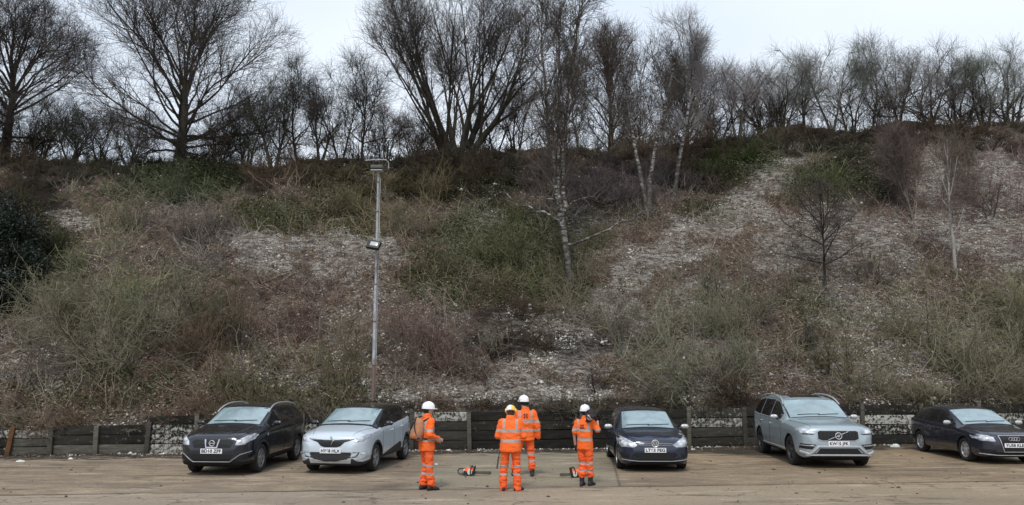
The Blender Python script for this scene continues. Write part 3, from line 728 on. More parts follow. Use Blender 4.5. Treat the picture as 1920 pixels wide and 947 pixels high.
shrub(1510, 655, gen_shrub(25, 1.7, 1.2, 8, .5, 7, 6, 1, r0=.03), 'small black-stemmed bush up-left of the silver car roof', (.045, .045, .04), (.03, .028, .026))
shrub(1700, 640, gen_shrub(26, 3.0, 3.6, 18, .75, 8, 7, 0), 'olive bush in the middle of the right slope, left of the drooping one', (.12, .11, .065))
shrub(1815, 715, gen_shrub(27, 4.0, 5.0, 27, .85, 9, 6, 1, droop=.08, r0=.034), 'big olive bush with pale stems drooping over the wall by the rightmost car', OLIVE2, (.19, .185, .12))
shrub(1900, 650, gen_shrub(28, 3.6, 3.6, 18, .8, 8, 6, 0), 'olive-green bush cut by the right edge of the picture', (.125, .122, .075))
shrub(1640, 530, gen_shrub(29, 2.4, 3.4, 18, .75, 8, 6, 0), 'grey-brown bush on the scree right of the dark sapling', (.11, .09, .075))
shrub(1430, 600, gen_shrub(30, 2.2, 3.0, 16, .7, 8, 6, 0), 'green-brown bush left of the dark sapling foot', (.105, .10, .07))
shrub(1330, 560, gen_shrub(31, 2.2, 3.2, 17, .7, 8, 6, 0), 'greenish-grey bush at the foot of the chalk streak', (.10, .095, .065))
shrub(1560, 360, gen_shrub(32, 1.9, 3.2, 18, .7, 8, 6, 0), 'mossy green bush on the upper slope above the scree', (.07, .085, .03))
shrub(1860, 400, gen_shrub(33, 2.8, 4.0, 24, .8, 8, 7, 1, r_t=.007), 'mauve-red twig thicket high on the slope at the right edge', MAUVE)
shrub(1480, 290, gen_shrub(34, 1.9, 3.4, 21, .8, 8, 7, 0), 'dark shrub at the top end of the chalk streak', (.055, .045, .036))
shrub(60, 720, gen_shrub(35, 1.9, 3.2, 14, .8, 7, 6, 0), 'tangled grey bush above the low end of the wall', (.115, .10, .085), (.14, .12, .10))
shrub(840, 690, gen_shrub(36, 1.6, 2.6, 14, .7, 7, 6, 0), 'low reddish bramble clump above the worker with the backpack', (.10, .065, .055))

# dark evergreen at the left edge
def evergreen(seed, W, H, n=9000):
    rg = np.random.default_rng(seed)
    st = gen_shrub(seed, H, W, 26, .8, 5, 3, 0, r0=.05)
    d = unit(rg.normal(0, 1, (n, 3))); d[:, 2] = np.abs(d[:, 2]) * 1.0 - .25
    rr = rg.uniform(.45, 1.0, n) ** .6
    lump = 0.50 + 0.75 * vnoise(d[:, 0] * 3 + 9, d[:, 1] * 3 + d[:, 2] * 4, seed)
    c = d * (rr * lump)[:, None] * np.array([W / 2, W / 2, H]) + [0, 0, .1]
    a = unit(rg.normal(0, 1, (n, 3))); b = unit(np.cross(a, rg.normal(0, 1, (n, 3))))
    s = rg.uniform(.03, .075, n)[:, None]
    V = np.stack([c - a * s, c + b * s * .45, c + a * s, c - b * s * .45], 1).reshape(-1, 3)
    return st[0], np_mesh('foliage', V, np.arange(4 * n).reshape(n, 4), False)
def m_leaf(name, lo, hi, rough=.5):
    m, nt, b = nmat(name, rough, .35); n = noise(nt, coord(nt), 2.5, 4)
    nt.links.new(cramp(nt, n, [(.3, lo), (.7, hi)]), b.inputs['Base Color']); return m
YEW = m_leaf('dark_needles', (.006, .010, .006), (.018, .028, .016)); IVY = m_leaf('ivy_leaves', (.018, .026, .007), (.085, .10, .028))
for (u, v, W, H, s, lab) in [(5, 505, 3.6, 3.4, 81, 'largest dark evergreen bush at the left edge, high on the slope'), (-20, 575, 3.2, 1.8, 82, 'lower dark evergreen bush at the left edge, below the largest one')]:
    p = T(u, v); t = empty('evergreen_bush', p, 0, lab, 'bush')
    me = evergreen(s, W, H, 30000); a = link('stems', me[0], BARK, t); link('foliage', me[1], YEW, t)

# ================================================================ SCRUB THAT NOBODY COULD COUNT
TINTS = [  # centre, radii, colour, weight : where which kind of scrub grows
 (200,520,230,170,(.11,.112,.06),1.0), (1780,620,260,130,(.125,.115,.068),1.0), (1260,640,170,120,(.13,.125,.085),1.0), (1520,620,140,110,(.105,.098,.062),.9), (940,470,170,110,(.075,.078,.034),1.0),
 (690,390,140,70,(.12,.10,.055),1.0), (520,720,260,70,(.085,.078,.042),.9), (390,440,160,80,(.115,.10,.09),.9), (1150,370,170,60,(.095,.08,.078),1.0), (1720,350,90,90,(.13,.085,.072),.9),
 (1870,400,120,110,(.12,.085,.082),1.0), (600,580,150,80,(.105,.07,.055),.8), (820,650,160,90,(.10,.07,.058),.9), (350,720,110,60,(.10,.065,.05),.8), (330,350,150,40,(.06,.072,.035),.9),
 (60,690,120,70,(.11,.09,.075),.8), (1400,310,110,30,(.05,.062,.022),1.0), (1560,345,120,44,(.065,.075,.03),1.0), (500,410,110,40,(.06,.06,.026),1.0)]
def tint_at(u, v, rg):
    w = (fbm(u / 60., v / 34., 44, 3) - .5) * 1.4
    col = np.tile(np.array([.110, .080, .055]), (len(u), 1)); 
    col = col + (np.array([.10, .086, .062]) - col) * (vnoise(u / 80., v / 50., 51) > .5)[:, None]
    for cu, cv, ru, rv, c, a in TINTS:
        d = np.sqrt(((u - cu) / ru) ** 2 + ((v - cv) / rv) ** 2) + w
        k = (a * np.clip((1.2 - d) / .5, 0, 1))[:, None]; col = col * (1 - k) + np.array(c) * k
    g = col.mean(1, keepdims=True); return g + (col - g) * 1.0 * np.array([1.0, 1.0, 1.0])
def scatter(N, rg, keep, tmin=0.0, tmax=1.06):
    out = np.zeros((0, 2))
    while len(out) < N:
        x = rg.uniform(-34, 36, N); Y = wallY(x) + .3 + rg.uniform(tmin, tmax, N) * DEPTH
        ck, gr, dk = cover(x, Y); k = rg.uniform(0, 1, N) < keep(ck, gr, dk, x, Y)
        out = np.concatenate([out, np.stack([x[k], Y[k]], -1)])
    out = out[:N]; z = HT(out[:, 0], out[:, 1]); u, v = proj(out[:, 0], out[:, 1], z); ck, gr, dk = cover(out[:, 0], out[:, 1])
    return np.concatenate([out, z[:, None]], 1), u, v, ck, gr, dk

def scrub(name, N, seed, stems, Hr, spread, keep, n2, darkcol=None, r=.011, r_t=.0078, tl=(.25, .45), droop=0.0, n3=0, **kw):
    rg = np.random.default_rng(seed); P, u, v, ck, gr, dk = scatter(N, rg, keep, **kw)
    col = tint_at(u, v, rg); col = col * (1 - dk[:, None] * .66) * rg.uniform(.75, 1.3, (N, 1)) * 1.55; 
    H = rg.uniform(*Hr, N) * (1 if name == 'hedge_understorey' else 1 - .3 * (dk > .4))
    idx = np.repeat(np.arange(N), stems); M = len(idx)
    a = rg.uniform(0, 2 * np.pi, M); th = spread * np.sqrt(rg.uniform(0, 1, M))
    D = np.stack([np.sin(th) * np.cos(a), np.sin(th) * np.sin(a) - .12, np.cos(th)], -1)
    P0 = P[idx] + np.stack([rg.normal(0, .14, M) * H[idx], rg.normal(0, .10, M) * H[idx], np.full(M, -.12)], -1)
    b0 = grow(P0, D, H[idx] * rg.uniform(.6, 1.1, M), 4, .24, .01 - droop, rg); r_0 = taper(M, 5, r * rg.uniform(.6, 1.3, M), r_t * .7)
    c0 = col[idx] * rg.uniform(.8, 1.2, (M, 1))
    parts = [tubes(b0, r_0, 3)]; cols = [np.repeat(c0, 15, axis=0)]
    p, tg, rr = sample(b0, r_0, rg.uniform(.15, 1, (M, n2)))
    b1 = grow(p, unit(side_dirs(tg, np.radians(rg.uniform(15, 60, len(p))), rg) + [0, 0, .1]), np.repeat(H[idx], n2) * rg.uniform(*tl, len(p)), 2, .16, .02 - droop, rg)
    r1 = taper(len(p), 3, r_t, r_t * .6); parts.append(tubes(b1, r1, 3)); c1 = np.repeat(c0, n2, axis=0); cols.append(np.repeat(c1, 9, axis=0))
    if n3:
        p, tg, rr = sample(b1, r1, rg.uniform(.1, 1, (len(b1), n3)))
        b2 = grow(p, side_dirs(tg, np.radians(rg.uniform(15, 60, len(p))), rg), np.repeat(np.repeat(H[idx], n2), n3) * rg.uniform(.12, .25, len(p)), 1, .1, 0, rg)
        parts.append(tubes(b2, taper(len(p), 2, r_t * .7, r_t * .5), 3)); cols.append(np.repeat(np.repeat(c1, n3, axis=0), 6, axis=0))
    C = np.concatenate(cols); C = np.concatenate([C, np.ones((len(C), 1))], 1)
    V, F = merge(parts)
    o = link(name, np_mesh(name, V, F, False, {'tint': ('FLOAT_COLOR', C)}), TINT); return o
low = lambda ck, gr, dk, x, Y: np.clip(1.0 - .80 * ck, .05, 1)
tag(scrub('undergrowth', 3600, 101, 7, (.22, .75), 1.3, low, 5, n3=1, tmax=.99), 'bare twiggy undergrowth covering the chalk slope', 'undergrowth', kind='stuff')
brm = lambda ck, gr, dk, x, Y: np.clip(1.0 - .95 * ck, .02, 1) * np.clip((fbm(x * .25, Y * .25, 91, 3) - .42) * 5, 0, 1)
tag(scrub('bramble_thicket', 300, 102, 16, (1.0, 2.1), .75, brm, 6, r=.013, n3=2, tmax=.95), 'taller thicket of bare grey and olive stems on the slope', 'thicket', kind='stuff')
crs = lambda ck, gr, dk, x, Y: np.clip(dk * 1.3 - .2, 0, 1) + .15 * ((Y - wallY(x)) > DEPTH * .9)
tag(scrub('crest_thicket', 800, 103, 15, (.45, .95), 1.0, crs, 7, r=.012, r_t=.008, n3=2, tmin=.72, tmax=.98), 'dark brown thicket along the top of the slope', 'thicket', kind='stuff')
# pale dead stalks lying and standing
dead = lambda ck, gr, dk, x, Y: np.clip(.9 - dk, 0, 1)
_o = scrub('dead_stalks', 2600, 104, 4, (.4, 1.7), 1.35, dead, 1, r=.012)
_a = _o.data.attributes['tint']; _c = np.empty(len(_a.data) * 4, np.float32); _a.data.foreach_get('color', _c); _c = _c.reshape(-1, 4); _c[:, :3] = _c[:, :3] * 1.3 + .07; _a.data.foreach_set('color', _c.ravel())
tag(_o, 'pale dead stalks scattered over the slope', 'stalks', kind='stuff')

tag(scrub('hedge_understorey', 150, 106, 5, (1.6, 3.4), .35, lambda ck, gr, dk, x, Y: .5 + 0 * x, 9, r=.020, r_t=.008, tl=(.15, .35), n3=3, tmin=1.0, tmax=1.10), 'thin grey stems and brush between the hedge trees on the crest', 'brush', kind='stuff')
tag(scrub('overhanging_scrub', 300, 105, 12, (.35, .95), 1.3, lambda ck, gr, dk, x, Y: fbm(x * .5, Y * 0, 93, 3) > .42, 5, droop=.10, n3=1, tmin=-.012, tmax=.02), 'dead stems and brambles hanging over the top of the wall', 'scrub', kind='stuff')
# green ground cover, leaf by leaf
def leaves(name, N, seed, keep, size, mat, lift=(.0, .25), **kw):
    rg = np.random.default_rng(seed); P, u, v, ck, gr, dk = scatter(N, rg, keep, **kw)
    P[:, 2] += rg.uniform(*lift, N); a = unit(rg.normal(0, 1, (N, 3)) * [1, 1, .5]); b = unit(np.cross(a, rg.normal(0, 1, (N, 3)) * [.6, .6, 0] + [0, -.4, 1]))
    s = rg.uniform(*size, N)[:, None]
    V = np.stack([P - a * s, P + b * s * .6, P + a * s, P - b * s * .6], 1).reshape(-1, 3)
    return link(name, np_mesh(name, V, np.arange(4 * N).reshape(N, 4), False), mat)
gk = lambda ck, gr, dk, x, Y: np.clip(gr * 1.1 - .12, 0, 1)
tag(leaves('ivy_cover', 52000, 111, gk, (.02, .06), IVY, (.0, .4)), 'low green ivy and moss patches on the slope', 'ivy', kind='stuff')
DEADLEAF = m_leaf('dead_leaves', (.08, .052, .035), (.40, .30, .22), .8)
lk = lambda ck, gr, dk, x, Y: np.clip(1 - 1.1 * dk - .6 * ck, .02, 1)
tag(leaves('fallen_leaves', 80000, 112, lk, (.02, .06), DEADLEAF, (.0, .12)), 'dead leaves lying on the slope', 'leaves', kind='stuff')

# pieces of chalk and flint
def stones(name, P, size, rg, mat, flat=.7):
    N = len(P); base = np.array([[1, 0, 0], [-1, 0, 0], [0, 1, 0], [0, -1, 0], [0, 0, 1], [0, 0, -1.0]])
    F0 = np.array([[0, 2, 4], [2, 1, 4], [1, 3, 4], [3, 0, 4], [2, 0, 5], [1, 2, 5], [3, 1, 5], [0, 3, 5]])
    s = size[:, None, None] * rg.uniform(.55, 1.2, (N, 6, 1)) * np.array([1, 1, flat])
    V = base[None] * s + rg.normal(0, .18, (N, 6, 3)) * size[:, None, None]
    a = rg.uniform(0, 6.28, N); c_, s_ = np.cos(a), np.sin(a)
    X = V[..., 0] * c_[:, None] - V[..., 1] * s_[:, None]; Y = V[..., 0] * s_[:, None] + V[..., 1] * c_[:, None]
    V = np.stack([X, Y, V[..., 2]], -1) + P[:, None]
    return link(name, np_mesh(name, V.reshape(-1, 3), (F0[None] + 6 * np.arange(N)[:, None, None]).reshape(-1, 3), False), mat)
CHALKM = simple('chalk_pieces', (.44, .42, .375), .95, spec=.1, var=.7, scale=2.3)
rgs = np.random.default_rng(120)
P, *_ = scatter(30000, rgs, lambda ck, gr, dk, x, Y: np.clip(ck ** 1.5 * (fbm(x * 1.0, Y * 1.6, 77, 4) > .51), 0, 1) + .03)
P[:, 2] += .01
tag(stones('chalk_rubble', P, rgs.gamma(1.1, .016, len(P)) + .007, rgs, CHALKM), 'white chalk and flint rubble strewn over the slope', 'rubble', kind='stuff')
# ================================================================ RETAINING WALL AND LAMP POLE
def m_board():
    m, nt, b = nmat('stained_boards', .9, .2)
    oi = nt.nodes.new('ShaderNodeObjectInfo'); sc = nt.nodes.new('ShaderNodeSeparateColor'); nt.links.new(oi.outputs['Color'], sc.inputs[0])
    co = coord(nt, 'Object', (1, 1, 1)); n = noise(nt, coord(nt, 'Object', (.6, 1, 5)), 3.0, 6, .7); nf = noise(nt, co, 13.0, 6, .75); nb = noise(nt, co, 1.1, 4)
    c = cramp(nt, n, [(.3, (.35, .33, .30)), (.55, (.8, .78, .72)), (.75, (1.7, 1.62, 1.5))])
    c = cmix(nt, 1.0, c, oi.outputs['Color'], 'MULTIPLY')
    c = cmix(nt, cramp(nt, nb, [(.5, 0.0), (.7, .5)]), c, (.045, .05, .028))
    al = oi.outputs['Alpha']
    f = cramp(nt, vmath(nt, 'MULTIPLY', vmath(nt, 'SUBTRACT', vmath(nt, 'ADD', nf, vmath(nt, 'MULTIPLY', nb, .25)), vmath(nt, 'SUBTRACT', 0.86, vmath(nt, 'MULTIPLY', al, .30))), 8.0), [(0, 0), (.6, 1)])
    c = cmix(nt, f, c, (.42, .41, .37))
    nt.links.new(c, b.inputs['Base Color']); bump(nt, b, nf, .5, .015); return m
BOARD = m_board()
rw = random.Random(5)
wall = empty('retaining_wall', (WL.x, WL.y, 0), W_ANG, 'long low wall of weathered dark boards between posts at the foot of the slope', 'wall')
def wx(u): # distance along the wall of the point under pixel column u
    a, b_ = 0, 0
    lo, hi = -8.0, 40.0
    for _ in range(50):
        mid = (lo + hi) / 2; p = Vector((WL.x, WL.y, 0)) + w_dir * mid
        uu = 960 + F_PX * p.x / (p.y * math.cos(PITCH) + (0.4 - CAM_H) * math.sin(PITCH))
        if uu < u: lo = mid
        else: hi = mid
    return (lo + hi) / 2
posts_u = [-190, -85, 18, 97, 182, 277, 370, 466, 565, 668, 772, 880, 985, 1090, 1192, 1290, 1395, 1505, 1615, 1727, 1835, 1945, 2060]
sx = [wx(u) if u < 2000 else None for u in posts_u]
step = sx[-3] - sx[-4]
sx = [s if s is not None else 0 for s in sx]; sx[-1] = sx[-2] + step
def wall_h(s): return float(wallH(WL.x + s * w_dir.x))
for i, s in enumerate(sx):
    h = wall_h(s - .1) + rw.uniform(-.02, .10); lean = rw.uniform(-.03, .03)
    if i == 5: lean = .05
    m = MB().box((0, 0, h / 2), (.13, .10, h), bev=.008)
    o = m.build('post', BOARD, wall); o.location = (s, -.075, 0); o.rotation_euler = (rw.uniform(-.02, .02), lean, 0)
    g = rw.uniform(.07, .16); o.color = (g, g * .93, g * .82, .15)
    if posts_u[i] == 18: o.color = (.16, .085, .045, .1); o.rotation_euler = (0, .12, 0)
    if posts_u[i] == 97: o.color = (.10, .095, .08, .2)
rows = 4
for i in range(len(sx) - 1):
    s0, s1 = sx[i], sx[i + 1]; w = s1 - s0; h = wall_h((s0 + s1) / 2); u = posts_u[i]
    nr = 4 if h > 1 else 3; bh = h / nr
    for k in range(nr):
        zz = bh * (k + .5); gap = .02
        m = MB().box((0, 0, 0), (w - .03, .07, bh - gap), bev=.012)
        o = m.build('board', BOARD, wall); o.location = ((s0 + s1) / 2, rw.uniform(-.014, .014), zz + rw.uniform(-.006, .006)); o.rotation_euler = (rw.uniform(-.07, .05), rw.uniform(-.012, .012), 0)
        g = rw.choice([.026, .034, .042, .065]); sp = rw.choice([.25, .4, .55])
        if k == 2 and rw.random() < .6: sp = .85
        if u in (18,): g, sp = (.11, .35) if k < 2 else (.12, .8)
        if u in (97, 182) and k == 0: g, sp = .13, .4
        if u == 182 and k > 0: g, sp = .025, .45
        if u == 277: sp = [.9, .85, .8, .4][k]; g = .03 if k else .12
        if u in (370, 466, 565): sp = [.75, .6, .9, .45][k]
        if u == 668: sp = [.55, .5, .95, .5][k]; g = .03
        if u == 772: g, sp = [.045, .06, .05, .04][k], [.35, .3, .35, .95][k]
        if u in (880, 985, 1090): g, sp = [.020, .022, .03, .02][k], [.3, .3, .45, .3][k]
        if u in (1615, 1505): sp = [.35, .75, 1.0, .45][k]; g = .024
        o.color = (g, g * .95, g * .85, sp)
# chalk and dirt that has rolled over and below the boards
rg5 = np.random.default_rng(55)
N = 1300; s = rg5.uniform(-6, 36, N); off = -np.abs(rg5.normal(0, .16, N)) - .10
keep = fbm(s * .5, s * 0 + 3, 9, 3) > .42; s, off = s[keep], off[keep]
P = np.stack([WL.x + s * w_dir.x - off * w_dir.y, WL.y + s * w_dir.y + off * w_dir.x, np.full(len(s), .012)], -1)
N2 = 2600; s2 = rg5.uniform(-6, 36, N2); k2 = fbm(s2 * .35, s2 * 0 + 8, 19, 3) > .46; s2 = s2[k2]
X2 = WL.x + s2 * w_dir.x; o2 = np.abs(rg5.normal(0, .28, len(s2))) + .08
P2 = np.stack([X2 - o2 * w_dir.y, WL.y + s2 * w_dir.y + o2 * w_dir.x, np.zeros(len(s2))], -1); P2[:, 2] = HT(P2[:, 0], np.maximum(P2[:, 1], wallY(P2[:, 0]) + .13)) + .01
PP = np.concatenate([P, P2])
tag(stones('chalk_fragments', PP, rg5.gamma(1.2, .014, len(PP)) + .008, rg5, CHALKM), 'small pale stones spilled along the wall', 'stones', kind='stuff')
# dead leaves and dirt along the foot of the wall
N = 9000; s = rg5.uniform(-6, 36, N); off = -np.abs(rg5.normal(0, .5, N)) - .1
P = np.stack([WL.x + s * w_dir.x - off * w_dir.y, WL.y + s * w_dir.y + off * w_dir.x, rg5.uniform(.006, .03, N)], -1)
a = unit(rg5.normal(0, 1, (N, 3)) * [1, 1, .25]); b_ = unit(np.cross(a, np.tile([0, .1, 1.0], (N, 1)))); sz = rg5.uniform(.012, .035, N)[:, None]
V = np.stack([P - a * sz, P + b_ * sz * .6, P + a * sz, P - b_ * sz * .6], 1).reshape(-1, 3); V[:, 2] = np.maximum(V[:, 2], .005)
tag(link('leaf_litter', np_mesh('leaf_litter', V, np.arange(4 * N).reshape(N, 4), False), DEADLEAF), 'leaf litter gathered at the foot of the wall', 'litter', kind='stuff')
# scattered debris on the yard
N = 420; X = rg5.uniform(-15, 17, N); Y = rg5.uniform(12.5, 24, N)
P = np.stack([X, Y, np.full(N, .008)], -1)
tag(stones('yard_debris', P, rg5.gamma(1.3, .010, N) + .006, rg5, simple('debris', (.08, .06, .045), .95, var=.5), .5), 'small dark bits of debris on the concrete', 'debris', kind='stuff')

# lamp pole
pf = T(699, 752); pf = Vector((pf.x, pf.y, pf.z - .1))
lamp = empty('lamp_pole', pf, 0, 'tall thin grey steel pole with two floodlights, rising behind the wall between the first two cars and the workers', 'lamp pole')
lamp['label'] = 'tall thin grey steel pole carrying two floodlights behind the wall'
def pz(v): return at(701, v, pf.y).z - pf.z
m, nt, b = nmat('galvanised_pole', .6, .4); n = noise(nt, coord(nt, 'Object', (3, 3, .7)), 2.2, 6, .75)
z = sep(nt, coord(nt))[2]
c = cramp(nt, n, [(.35, (.13, .12, .11)), (.52, (.32, .33, .34)), (.68, (.52, .55, .58))])
rust = cramp(nt, vmath(nt, 'ADD', vmath(nt, 'MULTIPLY', z, .35), vmath(nt, 'MULTIPLY', n, .9)), [(.85, 1.0), (1.05, 0.0)])
c = cmix(nt, rust, c, (.17, .12, .095)); nt.links.new(c, b.inputs['Base Color']); POLE = m
BLK = simple('black_housing', (.02, .02, .022), .5, var=.2); GRYM = simple('grey_housing', (.09, .088, .085), .6, var=.2)
zt = pz(318); zm = pz(540)
MB().tube([(0, 0, -.3), (0, 0, zm)], [.056, .052], 14).tube([(0, 0, zm), (0, 0, zm + .12), (0, 0, zt)], [.052, .040, .036], 14).tube([(.07, 0, .2), (.072, 0, zt * .5), (.066, 0, zt - .3)], .012, 6).build('pole', POLE, lamp)
for zz in (1.2, 2.6, 3.8, 5.0, 6.2, 7.2):
    MB().lathe([(.062 if zz < zm else .046, -.02), (.065 if zz < zm else .05, 0), (.062 if zz < zm else .046, .02)], 'z', (0, 0, zz), 14).build('clamp_band', GRYM, lamp)
GLS, _nt, _b = nmat('lamp_glass', .15, .6); _b.inputs['Base Color'].default_value = (.42, .44, .44, 1)
# top fitting: wide housing under a bent bracket
hd = MB().box((-.04, -.06, zt + .06), (.40, .28, .12), bev=.035).build('floodlight', GRYM, lamp)
MB().box((-.04, -.06, zt - .05), (.38, .24, .03), bev=.008).build('lens', GLS, hd)
MB().tube([(-.42, -.05, zt + .30), (0, -.05, zt + .33), (.25, -.05, zt + .32), (.34, -.05, zt + .22), (.34, -.05, zt + .02)], .02, 8).build('bracket', POLE, lamp)
zf = pz(461)
fl = MB().box((0, 0, 0), (.44, .13, .30), bev=.02)
for k in range(7): fl.box((-.18 + k * .06, .08, 0), (.012, .06, .24))
o = fl.build('floodlight', BLK, lamp); o.location = (-.06, -.20, zf); o.rotation_euler = (R(-28), R(10), R(-12))
ln = MB().box((.03, -.069, 0), (.26, .012, .15), bev=.004).build('lens', GLS, o)
MB().tube([(-.24, -.20, zf + .05), (-.24, -.06, zf + .02), (0, -.04, zf), (.10, -.06, zf), (.13, -.20, zf)], .014, 6).build('bracket', BLK, lamp)
# ================================================================ CARS
def m_paint(name, col, metal=.3, rough=.35, dirt=.25, dirtc=(.10, .085, .07)):
    m, nt, b = nmat(name, rough, .5); b.inputs['Metallic'].default_value = metal
    b.inputs['Coat Weight'].default_value = .8; b.inputs['Coat Roughness'].default_value = .06
    co = coord(nt); z = sep(nt, co)[2]; n = noise(nt, co, 5.0, 5, .7)
    f = cramp(nt, vmath(nt, 'ADD', vmath(nt, 'MULTIPLY', z, -.9), vmath(nt, 'MULTIPLY', n, .9)), [(-.0, 0.0), (.35, dirt)])
    f = cramp(nt, vmath(nt, 'SUBTRACT', vmath(nt, 'MULTIPLY', n, .9), vmath(nt, 'MULTIPLY', z, .6)), [(.05, .02), (.40, dirt)])
    nt.links.new(cmix(nt, f, col, dirtc), b.inputs['Base Color'])
    nt.links.new(cramp(nt, f, [(0, rough), (1, .8)]), b.inputs['Roughness']); return m
PLAS = simple('black_plastic', (.022, .022, .024), .6, var=.2); RUB = simple('tyre_rubber', (.020, .019, .018), .85, var=.3, scale=14)
DARKG = simple('dark_mesh', (.006, .006, .007), .5, var=.3, scale=40)
CHR = simple('bright_trim', (.62, .64, .66), .22, metal=.85, var=.05); SILV = simple('satin_silver', (.46, .47, .48), .42, metal=.45, var=.08)
ALLOY = simple('alloy_rim', (.33, .33, .34), .38, metal=.6, var=.2, scale=20)
PLATE = simple('plate_white', (.78, .79, .80), .5, var=.04); INK = simple('plate_ink', (.01, .01, .012), .6, var=.1)
UNDER = simple('underbody', (.008, .008, .008), .9, var=.2)
def m_glass(name, col, rough=.06, sp=1.0):
    m, nt, b = nmat(name, rough, sp); b.inputs['IOR'].default_value = 1.75
    f = noise(nt, coord(nt, 'Object', (1, 1, 2)), 1.6, 5, .6, .6)
    nt.links.new(cramp(nt, f, [(.3, tuple(c * .62 for c in col)), (.65, tuple(c * 1.1 for c in col))]), b.inputs['Base Color']); return m
WSCR = m_glass('windscreen_glass', (.24, .33, .35)); SIDEG = m_glass('side_glass', (.010, .011, .012), .05, .5)  # reflected sky is painted into the pale windscreen base colour
def m_lamp():
    m, nt, b = nmat('headlamp_glass', .12, .8); v = nt.nodes.new('ShaderNodeTexVoronoi'); v.inputs['Scale'].default_value = 9.0
    nt.links.new(coord(nt), v.inputs['Vector'])
    nt.links.new(cramp(nt, v.outputs['Distance'], [(.0, (.80, .82, .84)), (.4, (.52, .54, .57)), (.75, (.28, .29, .31))]), b.inputs['Base Color'])
    b.inputs['Metallic'].default_value = .25; b.inputs['Coat Weight'].default_value = .6; return m
LAMP = m_lamp(); ROOFG = m_glass('roof_glass', (.008, .009, .010), .05, .6)

